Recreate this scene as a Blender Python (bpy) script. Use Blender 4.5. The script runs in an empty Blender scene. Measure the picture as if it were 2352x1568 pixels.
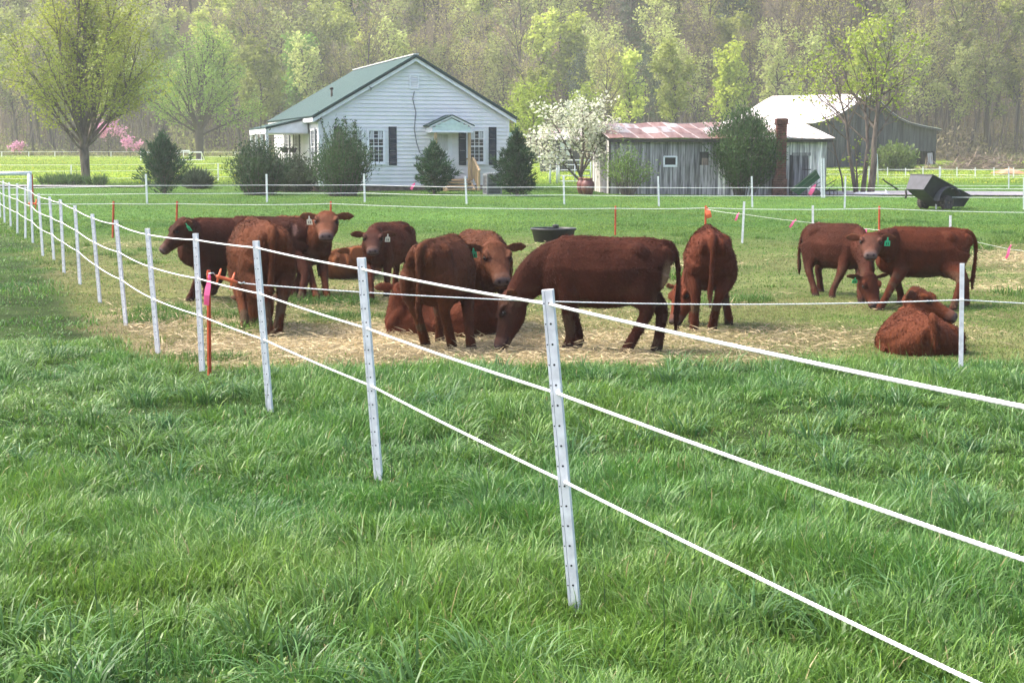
import bpy, math, random
import numpy as np
from mathutils import Vector, Matrix
scene = bpy.context.scene
COL = scene.collection
# ------------------------------------------------------------------ camera
EYE = 2.1
PIX = 3500.0                       # focal length in photograph units (picture 2352 wide)
TH = math.atan((784 - 345) / PIX)
cam_d = bpy.data.cameras.new('camera')
cam = bpy.data.objects.new('camera', cam_d)
COL.objects.link(cam)
cam.location = (0, 0, EYE)
cam.rotation_euler = (math.pi / 2 - TH, 0, 0)
cam_d.sensor_width = 22.2
cam_d.lens = 22.2 * PIX / 2352
cam_d.clip_start = 0.1
cam_d.clip_end = 3000
scene.camera = cam
# ------------------------------------------------------------------ light
SUN_DIR = Vector((-0.60, 0.14, 0.80)).normalized()
elev = math.asin(SUN_DIR.z)
world = bpy.data.worlds.new('World')
scene.world = world
world.use_nodes = True
wn = world.node_tree
bgn = wn.nodes['Background']
sky = wn.nodes.new('ShaderNodeTexSky')
sky.sky_type = 'NISHITA'
sky.sun_disc = False
sky.sun_elevation = elev
sky.sun_rotation = math.atan2(SUN_DIR.x, SUN_DIR.y)
sky.air_density = 0.75
sky.dust_density = 5.0
sky.ozone_density = 1.0
wn.links.new(sky.outputs[0], bgn.inputs[0])
bgn.inputs[1].default_value = 0.15
sun_d = bpy.data.lights.new('sun', 'SUN')
sun_d.energy = 1.35
sun_d.angle = math.radians(20)
sun_d.color = (1.0, 0.95, 0.85)
sun = bpy.data.objects.new('sun', sun_d)
COL.objects.link(sun)
sun.rotation_euler = SUN_DIR.to_track_quat('Z', 'Y').to_euler()
vs = scene.view_settings
vs.view_transform = 'Standard'
vs.look = 'None'
vs.gamma = 1
vs.exposure = 1.85
scene.cycles.max_bounces = 6
scene.cycles.diffuse_bounces = 3
scene.cycles.glossy_bounces = 2
scene.cycles.transmission_bounces = 4
scene.cycles.volume_bounces = 1
scene.cycles.use_denoising = True

# ------------------------------------------------------------------ helpers
R = math.radians
def nrm(v):
    v = np.asarray(v, float)
    n = np.linalg.norm(v, axis=-1, keepdims=True)
    return v / np.maximum(n, 1e-9)

def hash2(ix, iy, s):
    h = np.sin(ix * 127.1 + iy * 311.7 + s * 74.7) * 43758.5453
    return h - np.floor(h)

def vnoise(x, y, sc, s=0):
    x = np.asarray(x, float) / sc + 31.7 * s; y = np.asarray(y, float) / sc - 17.3 * s
    ix = np.floor(x); iy = np.floor(y); fx = x - ix; fy = y - iy
    fx = fx * fx * (3 - 2 * fx); fy = fy * fy * (3 - 2 * fy)
    a = hash2(ix, iy, s); b = hash2(ix + 1, iy, s); c = hash2(ix, iy + 1, s); d = hash2(ix + 1, iy + 1, s)
    return (a * (1 - fx) + b * fx) * (1 - fy) + (c * (1 - fx) + d * fx) * fy

def sstep(a, b, x):
    t = np.clip((np.asarray(x, float) - a) / (b - a), 0, 1)
    return t * t * (3 - 2 * t)

YB_L, YB_R = 200.0, 178.0
def wood_edge(x):
    return YB_L + (YB_R - YB_L) * sstep(-10, 50, x) + 5 * (vnoise(x, x * 0, 23, 5) - .5)

GY = np.array([-10, 0, 5.6, 8.4, 11, 13.5, 15.6, 18.5, 30, 65, 90, 130, 170, 200, 260])
GZ = np.array([.46, .46, .35, .27, .2, .12, .05, 0, 0, .2, .35, .75, .85, 1.0, 1.2])
def ground_z(x, y, bumps=True):
    x = np.asarray(x, float); y = np.asarray(y, float)
    z = np.interp(y, GY, GZ)
    z = z + .35 * sstep(110, 190, y) * sstep(15, -15, x)
    if bumps:
        z = z + (.05 * (vnoise(x, y, 1.7, 1) - .5) + .035 * (vnoise(x, y, .6, 2) - .5)) * sstep(60, 20, y) + .12 * (vnoise(x, y, 14, 3) - .5) * sstep(20, 60, y)
    yb = wood_edge(x)
    h = np.maximum(y - yb, 0)
    z = z + .40 * h * sstep(0, 45, h) + .05 * h + .02 * h * (vnoise(x, y, 30, 4) - .5)
    return z

def ray(u, v):
    s, c = math.sin(TH), math.cos(TH)
    a = -(v - 784) / PIX
    return np.array([(u - 1176) / PIX, c + s * a, -s + c * a])
def wp(u, v, Y):
    d = ray(u, v)
    return np.array([0, 0, EYE]) + d * (Y / d[1])
def gp(u, v):
    d = ray(u, v)
    t = 1.0
    for k in range(4000):
        p = np.array([0, 0, EYE]) + d * t
        if p[2] <= ground_z(p[0], p[1], False): break
        t *= 1.002
    return p
def gz(x, y): return float(ground_z(x, y))

def link(o, parent=None):
    COL.objects.link(o)
    if parent is not None: o.parent = parent
    return o
def tag(o, label, cat, group=None, kind=None):
    if label: o['label'] = label
    if cat: o['category'] = cat
    if group: o['group'] = group
    if kind: o['kind'] = kind
    return o
def thing(name, label, cat, loc=(0, 0, 0), rz=0.0, group=None, rot=None):
    o = bpy.data.objects.new(name, None)
    o.empty_display_size = .2
    COL.objects.link(o)
    o.location = [float(c) for c in loc]
    o.rotation_euler = rot if rot is not None else (0, 0, rz)
    return tag(o, label, cat, group)

def np_mesh(name, V, F, mats=(), tint=None, smooth=False, midx=None):
    """V (n,3); F one array (m,k) or a list of such arrays"""
    me = bpy.data.meshes.new(name)
    V = np.ascontiguousarray(V, np.float32)
    Fs = F if isinstance(F, list) else [F]
    Fs = [np.asarray(f, np.int32) for f in Fs if len(f)]
    me.vertices.add(len(V)); me.vertices.foreach_set('co', V.ravel())
    loops = np.concatenate([f.ravel() for f in Fs])
    tot = np.concatenate([np.full(len(f), f.shape[1], np.int32) for f in Fs])
    st = np.concatenate([[0], np.cumsum(tot)[:-1]]).astype(np.int32)
    me.loops.add(len(loops)); me.loops.foreach_set('vertex_index', loops)
    me.polygons.add(len(tot)); me.polygons.foreach_set('loop_start', st)
    try: me.polygons.foreach_set('loop_total', tot)
    except Exception: pass
    for m in mats: me.materials.append(m)
    if midx is not None: me.polygons.foreach_set('material_index', np.asarray(midx, np.int32))
    me.polygons.foreach_set('use_smooth', np.full(len(tot), bool(smooth)))
    if tint is not None:
        at = me.attributes.new('tint', 'FLOAT_COLOR', 'POINT')
        t4 = np.ones((len(V), 4), np.float32); t4[:, :3] = tint
        at.data.foreach_set('color', t4.ravel())
    me.update(calc_edges=True)
    return me

def obj(name, me, parent=None):
    return link(bpy.data.objects.new(name, me), parent)

class MB:
    """collects shapes into one mesh; every shape carries a tint and a material slot"""
    def __init__(s): s.v = []; s.f = []; s.m = []; s.t = []
    def add(s, vs, fs, mi=0, tint=(1, 1, 1)):
        o = len(s.v)
        s.v += [tuple(map(float, p)) for p in vs]; s.t += [tint] * len(vs)
        s.f += [tuple(i + o for i in f) for f in fs]; s.m += [mi] * len(fs)
        return s
    def box(s, a, b, mi=0, tint=(1, 1, 1)):
        x0, y0, z0 = a; x1, y1, z1 = b
        return s.add([(x0, y0, z0), (x1, y0, z0), (x1, y1, z0), (x0, y1, z0), (x0, y0, z1), (x1, y0, z1), (x1, y1, z1), (x0, y1, z1)],
                     [(0, 3, 2, 1), (4, 5, 6, 7), (0, 1, 5, 4), (1, 2, 6, 5), (2, 3, 7, 6), (3, 0, 4, 7)], mi, tint)
    def prism(s, poly, ext, mi=0, tint=(1, 1, 1)):
        """poly: 3-D outline, ext: extrusion vector"""
        n = len(poly); P = [np.array(p, float) for p in poly]; e = np.array(ext, float)
        fs = [tuple(range(n))[::-1], tuple(range(n, 2 * n))] + [(i, (i + 1) % n, n + (i + 1) % n, n + i) for i in range(n)]
        return s.add(P + [p + e for p in P], fs, mi, tint)
    def tube(s, pts, rad, n=8, mi=0, tint=(1, 1, 1), cap=True):
        pts = np.asarray(pts, float)
        if np.isscalar(rad): rad = [rad] * len(pts)
        tg = np.gradient(pts, axis=0); tg = nrm(tg)
        ref = np.array([0, 0, 1.]) if abs(tg[0][2]) < .9 else np.array([1., 0, 0])
        o = len(s.v); vs = []
        for p, t, r in zip(pts, tg, rad):
            a = np.cross(t, ref); a = nrm(a) if np.linalg.norm(a) > 1e-3 else np.array([1., 0, 0]); b = np.cross(a, t)
            for k in range(n):
                w = 2 * math.pi * k / n
                vs.append(p + (a * math.cos(w) + b * math.sin(w)) * r)
        fs = []
        for i in range(len(pts) - 1):
            for k in range(n):
                fs.append((i * n + k, i * n + (k + 1) % n, (i + 1) * n + (k + 1) % n, (i + 1) * n + k))
        if cap: fs += [tuple(range(n))[::-1], tuple(range((len(pts) - 1) * n, len(pts) * n))]
        return s.add(vs, fs, mi, tint)
    def lathe(s, prof, n=24, mi=0, tint=(1, 1, 1), c=(0, 0, 0), ax='z'):
        vs = []; 
        for r, z in prof:
            for k in range(n):
                w = 2 * math.pi * k / n; q = (r * math.cos(w), r * math.sin(w), z)
                if ax == 'y': q = (q[0], q[2], q[1])
                if ax == 'x': q = (q[2], q[0], q[1])
                vs.append((q[0] + c[0], q[1] + c[1], q[2] + c[2]))
        fs = []
        for i in range(len(prof) - 1):
            for k in range(n): fs.append((i * n + k, i * n + (k + 1) % n, (i + 1) * n + (k + 1) % n, (i + 1) * n + k))
        fs += [tuple(range(n))[::-1], tuple(range((len(prof) - 1) * n, len(prof) * n))]
        return s.add(vs, fs, mi, tint)
    def mesh(s, name, mats, smooth=False):
        me = bpy.data.meshes.new(name)
        me.from_pydata(s.v, [], s.f)
        for m in (mats if isinstance(mats, (list, tuple)) else [mats]): me.materials.append(m)
        me.polygons.foreach_set('material_index', s.m)
        me.polygons.foreach_set('use_smooth', [smooth] * len(s.f))
        at = me.attributes.new('tint', 'FLOAT_COLOR', 'POINT')
        t4 = np.ones((len(s.v), 4), np.float32); t4[:, :3] = np.array(s.t).reshape(-1, 3)
        at.data.foreach_set('color', t4.ravel())
        me.update()
        return me
    def build(s, name, mats, parent=None, smooth=False):
        return obj(name, s.mesh(name, mats, smooth), parent)

# ------------------------------------------------------------------ materials
def mat(name, col, rough=.7, noise=0.0, nscale=5.0, col2=None, use_tint=False, metal=0.0, spec=.3, bump=0.0, bscale=20.0, stretch=(1, 1, 1), trans=0.0, coords='Object', ramp=(.35, .65)):
    m = bpy.data.materials.new(name)
    m.use_nodes = True
    nt = m.node_tree; N = nt.nodes; L = nt.links
    b = N['Principled BSDF']
    b.inputs['Roughness'].default_value = rough
    b.inputs['Metallic'].default_value = metal
    b.inputs['Specular IOR Level'].default_value = spec
    c4 = (*col, 1)
    src = None
    tc = None
    def coord(sc):
        nonlocal tc
        if tc is None: tc = N.new('ShaderNodeTexCoord')
        mp = N.new('ShaderNodeMapping')
        mp.inputs['Scale'].default_value = [sc * q for q in stretch]
        L.new(tc.outputs[coords], mp.inputs[0])
        return mp.outputs[0]
    if col2 is not None or noise:
        nz = N.new('ShaderNodeTexNoise')
        nz.inputs['Scale'].default_value = 1
        nz.inputs['Detail'].default_value = 6
        L.new(coord(nscale), nz.inputs['Vector'])
        rp = N.new('ShaderNodeValToRGB')
        rp.color_ramp.elements[0].position = ramp[0]; rp.color_ramp.elements[1].position = ramp[1]
        k = noise
        rp.color_ramp.elements[0].color = c4 if col2 is not None else (*[q * (1 - k) for q in col], 1)
        rp.color_ramp.elements[1].color = (*col2, 1) if col2 is not None else (*[min(1, q * (1 + k)) for q in col], 1)
        L.new(nz.outputs['Fac'], rp.inputs[0])
        src = rp.outputs[0]
    if use_tint:
        at = N.new('ShaderNodeAttribute'); at.attribute_name = 'tint'
        mx = N.new('ShaderNodeMix'); mx.data_type = 'RGBA'; mx.blend_type = 'MULTIPLY'; mx.inputs[0].default_value = 1
        if src is not None: L.new(src, mx.inputs[6])
        else: mx.inputs[6].default_value = c4
        L.new(at.outputs['Color'], mx.inputs[7])
        src = mx.outputs[2]
    if src is not None: L.new(src, b.inputs['Base Color'])
    else: b.inputs['Base Color'].default_value = c4
    if bump:
        nb = N.new('ShaderNodeTexNoise'); nb.inputs['Scale'].default_value = 1; nb.inputs['Detail'].default_value = 5
        L.new(coord(bscale), nb.inputs['Vector'])
        bp = N.new('ShaderNodeBump'); bp.inputs['Strength'].default_value = bump; bp.inputs['Distance'].default_value = .05
        L.new(nb.outputs['Fac'], bp.inputs['Height']); L.new(bp.outputs[0], b.inputs['Normal'])
    if trans:
        tr = N.new('ShaderNodeBsdfTranslucent'); ms = N.new('ShaderNodeMixShader'); ms.inputs[0].default_value = trans
        if src is not None: L.new(src, tr.inputs[0])
        else: tr.inputs[0].default_value = c4
        L.new(b.outputs[0], ms.inputs[1]); L.new(tr.outputs[0], ms.inputs[2])
        L.new(ms.outputs[0], N['Material Output'].inputs[0])
    return m

W1 = (1, 1, 1)
M = {}
M['grass'] = mat('grass_blade', W1, .40, use_tint=True, trans=.35, spec=.42)
M['lawn'] = mat('lawn_blade', W1, .6, use_tint=True, trans=.35, spec=.25)
M['hay'] = mat('dry_hay', W1, .6, use_tint=True, trans=.15, spec=.3)
M['leaf'] = mat('leaf', W1, .55, use_tint=True, trans=.45, spec=.25)
M['forest_leaf'] = mat('forest_leaf', W1, .6, use_tint=True, trans=.45, spec=.15)
fn = M['forest_leaf'].node_tree; oi = fn.nodes.new('ShaderNodeObjectInfo'); cr_ = fn.nodes.new('ShaderNodeMapRange'); cr_.inputs[3].default_value = .5; cr_.inputs[4].default_value = 1.3
fn.links.new(oi.outputs['Random'], cr_.inputs[0])
mx_ = [n for n in fn.nodes if n.type == 'MIX'][0]; fn.links.new(cr_.outputs[0], mx_.inputs[6])
M['needle'] = mat('needle', W1, .6, use_tint=True, trans=.2, spec=.2)
M['bark'] = mat('bark', (.13, .105, .085), .9, noise=.45, nscale=6, stretch=(1, 1, .25), use_tint=True, bump=.6, bscale=14)
M['far_bark'] = mat('far_bark', (.062, .051, .045), .9, use_tint=True)
M['hide'] = mat('cow_hide', W1, .75, noise=.22, nscale=9, use_tint=True, spec=.06, bump=.22, bscale=45, stretch=(1, 1, .5))
M['fur'] = mat('cow_fur', W1, .7, use_tint=True, spec=.08)
M['eye'] = mat('dark_eye', (.01, .008, .007), .4, spec=.3)
M['white_vinyl'] = mat('white_vinyl', (.77, .765, .765), .5, noise=.13, nscale=22, spec=.4)
M['hole'] = mat('dark_hole', (.03, .03, .03), .9)
M['rope'] = mat('white_poly_rope', (.83, .83, .82), .6, noise=.08, nscale=60)
M['orange_post'] = mat('orange_paint', (.42, .062, .02), .6, noise=.25, nscale=8)
M['orange_plastic'] = mat('orange_plastic', (.85, .16, .06), .4)
M['steel'] = mat('galvanised_steel', (.5, .5, .48), .4, metal=.8)
M['pink'] = mat('pink_ribbon', (.95, .2, .42), .5, trans=.3)
M['siding'] = mat('white_siding', (.84, .825, .82), .55, noise=.0, nscale=1.1, col2=(.70, .74, .68), ramp=(.45, .8), use_tint=True)
M['white'] = mat('white_trim', (.80, .81, .82), .5, noise=.06, nscale=4)
M['roof_green'] = mat('green_shingle', (.056, .092, .088), .92, noise=.25, nscale=18, bump=.4, bscale=30, spec=.12)
M['dkgreen'] = mat('dark_green_paint', (.018, .04, .035), .5, noise=.15, nscale=5)
M['shutter'] = mat('dark_shutter', (.022, .032, .042), .5, noise=.15, nscale=5)
M['mint'] = mat('mint_board', (.62, .75, .69), .6, noise=.08, nscale=6)
M['glass'] = mat('window_glass', (.035, .04, .045), .08, spec=.7, noise=.5, nscale=2)
M['curtain'] = mat('pale_curtain', (.55, .56, .56), .8, noise=.2, nscale=7, stretch=(4, 4, .4))
M['concrete'] = mat('foundation_block', (.16, .12, .10), .9, noise=.3, nscale=5, bump=.3)
M['lumber'] = mat('new_lumber', (.48, .34, .19), .7, noise=.2, nscale=6, stretch=(1, 1, .2))
M['wood_grey'] = mat('weathered_board', (.285, .268, .262), .85, noise=.55, nscale=5, stretch=(3, 3, .22), use_tint=True, bump=.35, bscale=24)
M['wood_dark'] = mat('old_barn_board', (.075, .075, .082), .9, noise=.5, nscale=3.5, stretch=(3, 3, .2), use_tint=True, bump=.3, bscale=12)
M['tin_rust'] = mat('rusty_tin', (.50, .48, .48), .55, col2=(.30, .17, .13), nscale=1.6, ramp=(.45, .68), stretch=(3, .45, .6), use_tint=True, metal=.15, spec=.5, bump=.2, bscale=8)
M['tin_pale'] = mat('pale_tin', (.86, .80, .77), .45, col2=(.62, .43, .36), nscale=.55, ramp=(.5, .85), use_tint=True, metal=.1, spec=.5, bump=.2, bscale=4)
M['brick'] = mat('brick_base', (.2, .065, .045), .9, noise=.35, nscale=14, bump=.5)
M['black_plastic'] = mat('black_plastic', (.017, .017, .019), .45, noise=.3, nscale=6, spec=.4)
M['grey_plastic'] = mat('grey_poly', (.048, .050, .062), .6, noise=.2, nscale=5, spec=.3)
M['rubber'] = mat('worn_rubber', (.06, .05, .045), .85, noise=.4, nscale=14)
M['rim'] = mat('rusty_rim', (.2, .135, .1), .7, noise=.3, nscale=12)
M['terracotta'] = mat('oxblood_glaze', (.135, .040, .034), .5, noise=.25, nscale=5, spec=.5)
M['green_tub'] = mat('green_tub', (.012, .060, .026), .45, noise=.2, nscale=5)
M['iron'] = mat('dark_iron', (.05, .042, .038), .7, noise=.3, nscale=9)
M['acmetal'] = mat('grey_unit', (.22, .23, .24), .55, noise=.15, nscale=6)
M['tag_green'] = mat('green_tag', (.05, .52, .25), .5)
M['tag_white'] = mat('pale_tag', (.74, .71, .60), .5)
M['gravel'] = mat('gravel', (.27, .26, .27), .95, noise=.25, nscale=9, bump=.6, bscale=12)
M['far_white'] = mat('far_white', (.78, .79, .8), .6)
M['soil'] = mat('red_soil', (.38, .2, .11), .9, noise=.3, nscale=2)

def rings_mesh(): pass
def diamonds(P, D, Ln, Wd, rng, tint, roll=None, flat=None):
    """thin leaf shapes: one four-cornered face each"""
    n = len(P); D = nrm(D)
    ref = rng.normal(size=(n, 3)) if flat is None else flat
    S = nrm(np.cross(D, ref))
    Ln = np.asarray(Ln).reshape(-1, 1) * np.ones((n, 1)); Wd = np.asarray(Wd).reshape(-1, 1) * np.ones((n, 1))
    mid = P + D * Ln * .45
    V = np.stack([P, mid + S * Wd * .5, P + D * Ln, mid - S * Wd * .5], 1).reshape(-1, 3)
    F = np.arange(4 * n).reshape(n, 4)
    T = np.repeat(np.broadcast_to(tint, (n, 3)), 4, axis=0)
    return V, F, T
def join(parts):
    Vs, Fs, Ts = [], [], []; o = 0
    for V, F, T in parts:
        Vs.append(V); Fs.append(F + o); Ts.append(T); o += len(V)
    return np.concatenate(Vs), np.concatenate(Fs), np.concatenate(Ts)
# ------------------------------------------------------------------ fence lines (needed by the ground cover)
# near white fence: (base pixel, top pixel) of every post, near to far
F1PX = [((1322, 1415), (1258, 665)), ((870, 1103), (830, 592)), ((620, 945), (588, 553)), ((465, 858), (449, 536)), ((362.5, 807), (338.5, 524.5)),
        ((289, 743), (266.5, 505.5)), ((230, 697), (212, 491.5)), ((184, 655), (172, 472)), ((147, 626), (138.5, 458)), ((124, 601), (114, 451.5)),
        ((98.5, 589), (88.5, 444.5)), ((75.5, 562), (70.5, 434)), ((58.5, 552), (58, 429.5)), ((40, 538), (39.3, 421.5)), ((25, 526.5), (20.5, 418.5)),
        ((11, 517), (7, 414)), ((1, 508), (-3, 411)), ((-12, 500), (-16, 408))]
POST_H = 1.25
F1 = []
for (bx, by), (tx, ty) in F1PX:
    rb, rt = ray(bx, by), ray(tx, ty)
    Y = POST_H / ((rt[2] / rt[1]) - (rb[2] / rb[1]))
    F1.append((wp(bx, by, Y), wp(tx, ty, Y)))
f1y = np.array([2.95 - 2.7, 2.95] + [p[0][1] for p in F1])
f1x = np.array([2.2, 1.2] + [p[0][0] for p in F1])
o_ = np.argsort(f1y); f1y, f1x = f1y[o_], f1x[o_]
RED = gp(481, 865); WHT = gp(2207, 850)
def left_of_fence(x, y): return np.interp(y, f1y, f1x) - x          # > 0 on the camera's side
def front_of_rope(x, y): return RED[1] + (x - RED[0]) * (WHT[1] - RED[1]) / (WHT[0] - RED[0]) - y
def tall_w(x, y):
    wob = .5 * (vnoise(x, y, 1.1, 11) - .5) + .7 * (vnoise(x, y, 3.1, 12) - .5)
    a = np.maximum(left_of_fence(x, y) + .25 - .65 * sstep(9.5, 15, y) * sstep(40, 25, y), front_of_rope(x, y) + .35)
    return sstep(-.25, .3, a + wob * .8)
F3Y = 36.5
def hay_w(x, y):
    """dry hay trampled where the herd is fed"""
    n = vnoise(x, y, 2.3, 21) * .6 + vnoise(x, y, .7, 22) * .4
    core = np.exp(-(((x + .4) / 2.9) ** 2 + ((y - 15.8) / 2.3) ** 2))
    wide = np.exp(-(((x + 0.3) / 5.0) ** 2 + ((y - 18) / 4.0) ** 2))
    right = .62 * np.exp(-(((x - 9.3) / 3.4) ** 2 + ((y - 30) / 1.9) ** 2))
    lft = .4 * sstep(1.6, 0, -left_of_fence(x, y)) * sstep(26, 16, y)
    return np.clip(0.88 * core + .5 * wide + right + lft + (n - .58) * 1.2, 0, 1)

# ------------------------------------------------------------------ ground sheet
def axis(knots):
    out = []
    for a, b, st in knots: out += list(np.arange(a, b, st))
    return np.array(out + [knots[-1][1]])
gx = axis([(-260, -60, 8), (-60, -26, 2), (-26, -9, .6), (-9, 9, .18), (9, 26, .6), (26, 60, 2), (60, 260, 8)])
gy_ = axis([(-10, 3, 1), (3, 24, .18), (24, 45, .35), (45, 90, 1), (90, 250, 4), (250, 480, 8)])
X, Y = np.meshgrid(gx, gy_)
Z = ground_z(X, Y)
V = np.stack([X.ravel(), Y.ravel(), Z.ravel()], 1)
nx, ny = len(gx), len(gy_)
i = np.arange(ny - 1)[:, None] * nx + np.arange(nx - 1)[None, :]
F = np.stack([i, i + 1, i + nx + 1, i + nx], -1).reshape(-1, 4)
cx_ = V[F, 0].mean(1); cy_ = V[F, 1].mean(1)
hill = cy_ > wood_edge(cx_) + 2
def ground_col(x, y):
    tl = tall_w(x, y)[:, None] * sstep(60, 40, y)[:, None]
    pen = ((left_of_fence(x, y) < .9) & (front_of_rope(x, y) < 0)).astype(float)[:, None] * sstep(F3Y + 6, F3Y - 8, y)[:, None]
    n1 = vnoise(x, y, 1.3, 31)[:, None]; n2 = vnoise(x, y, 6, 32)[:, None]; n3 = vnoise(x, y, 25, 33)[:, None]
    lawn = np.array([.078, .160, .034]) * (.8 + .45 * n2)
    penc = np.array([.115, .140, .048]) * (.8 + .4 * n1) * (1 - .4 * n2) + np.array([.10, .075, .03]) * n2 * .8
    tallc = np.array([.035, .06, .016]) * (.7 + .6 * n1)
    meadow = np.array([.235, .33, .045]) * (.8 + .4 * n3) + np.array([.06, .05, 0]) * n2  # yellow-green turf, its colour brightened to stand in for sunlight on the meadow
    c = lawn * (1 - pen) + penc * pen
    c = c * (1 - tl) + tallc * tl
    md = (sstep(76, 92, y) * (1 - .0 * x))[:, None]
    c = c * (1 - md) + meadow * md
    litter = np.array([.145, .12, .072]) * (.75 + .6 * n2)
    ed = sstep(-6, 4, y - wood_edge(x) + 6 * (vnoise(x, y, 4, 34) - .5))[:, None]
    c = c * (1 - ed) + litter * ed
    h = hay_w(x, y)[:, None] * pen * (1 - tl)
    hay = np.array([.29, .235, .135]) * (.45 + .8 * n1)
    return c * (1 - h) + hay * h
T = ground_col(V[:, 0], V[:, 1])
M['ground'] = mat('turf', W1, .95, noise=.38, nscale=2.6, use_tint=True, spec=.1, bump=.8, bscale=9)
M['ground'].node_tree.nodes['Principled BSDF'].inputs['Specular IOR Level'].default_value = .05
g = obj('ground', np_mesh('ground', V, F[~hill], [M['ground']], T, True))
g['kind'] = 'structure'
uh, inv = np.unique(F[hill], return_inverse=True)
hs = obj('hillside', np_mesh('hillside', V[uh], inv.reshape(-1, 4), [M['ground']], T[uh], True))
hs['kind'] = 'structure'
# gravel drive: one thin sheet laid on the lawn
def strip(name, pts, w, m, dz=.03):
    pts = np.array(pts, float); out = []
    n = 60
    t = np.linspace(0, len(pts) - 1, n)
    c = np.stack([np.interp(t, range(len(pts)), pts[:, k]) for k in (0, 1)], 1)
    d = nrm(np.gradient(c, axis=0)); s = np.stack([-d[:, 1], d[:, 0]], 1)
    L_ = c + s * w / 2; R_ = c - s * w / 2
    P = np.concatenate([L_, R_]); z = ground_z(P[:, 0], P[:, 1]) + dz
    i = np.arange(n - 1)
    o = obj(name, np_mesh(name, np.column_stack([P, z]), np.stack([i + n, i + n + 1, i + 1, i], 1), [m], smooth=True))
    o['kind'] = 'structure'
    return o
a, b, c = gp(1900, 443.5), gp(2100, 444), gp(2352, 447)
strip('gravel_drive', [a[:2] - [3, -.5], a[:2], b[:2], c[:2], c[:2] + [20, 0]], 5.0, M['gravel'], .07)
a, b = gp(-150, 429.5), gp(335, 429.5)
strip('garden_path', [a[:2], (a[:2] + b[:2]) / 2, b[:2]], 1.6, M['gravel'], .07)

# ------------------------------------------------------------------ grass
rg = np.random.default_rng(7)
def blades(x, y, h, w, lean, az, col, tipcol, segs=3, z0=-.01):
    n = len(x)
    z = ground_z(x, y) + z0
    base = np.stack([x, y, z], 1)
    d = np.stack([np.cos(az), np.sin(az), 0 * az], 1)
    sa = az + math.pi / 2 + rg.normal(0, .6, n)
    s = np.stack([np.cos(sa), np.sin(sa), 0 * az], 1)
    Vs, Ts = [], []
    for k in range(segs + 1):
        t = k / segs
        a = lean * t ** 1.4
        p = base + d * (h * lean * .62 * t ** 1.8)[:, None]
        p[:, 2] += h * (t - .48 * np.minimum(lean, 1.4) * t ** 2.2)
        ww = w * (1 - .85 * t ** 1.6) * .5
        Vs.append(p - s * ww[:, None]); Vs.append(p + s * ww[:, None])
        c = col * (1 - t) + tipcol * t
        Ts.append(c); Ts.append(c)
    V = np.stack(Vs, 1).reshape(-1, 3); T = np.stack(Ts, 1).reshape(-1, 3)
    k = 2 * (segs + 1)
    f = np.array([[2 * j, 2 * j + 1, 2 * j + 3, 2 * j + 2] for j in range(segs)])
    F = (np.arange(n)[:, None, None] * k + f[None]).reshape(-1, 4)
    return V, F, T
def scatter(n, y0, y1, power=1.0, margin=1.06, pad=.5):
    """random points on the ground inside a wedge a little wider than the picture"""
    u = rg.random(n)
    y = (y0 ** (1 + power) + u * (y1 ** (1 + power) - y0 ** (1 + power))) ** (1 / (1 + power))
    x = (rg.random(n) * 2 - 1) * (.337 * y * margin + pad)
    return x, y
def scatter_side(n, y0, y1, reach=3.6):
    y = y0 + (y1 - y0) * rg.random(n)
    x = (.337 * y * 1.06 + .5 + reach * rg.random(n)) * np.where(rg.random(n) < .5, -1, 1)
    return x, y
def green(x, y, n):
    a = vnoise(x, y, 1.4, 41); b = vnoise(x, y, .45, 42); r = rg.random(n)
    c1 = np.array([.074, .188, .034]); c2 = np.array([.160, .270, .046]); c3 = np.array([.074, .182, .078])
    w = np.clip(a * .9 + (r - .5) * .7, 0, 1)[:, None]
    c = c1 * (1 - w) + c2 * w
    bl = (np.clip(b - .5, 0, 1) * 1.2 * rg.random(n))[:, None]
    c = c * (1 - bl) + c3 * bl
    return c * (.72 + .5 * rg.random(n))[:, None]
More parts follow.
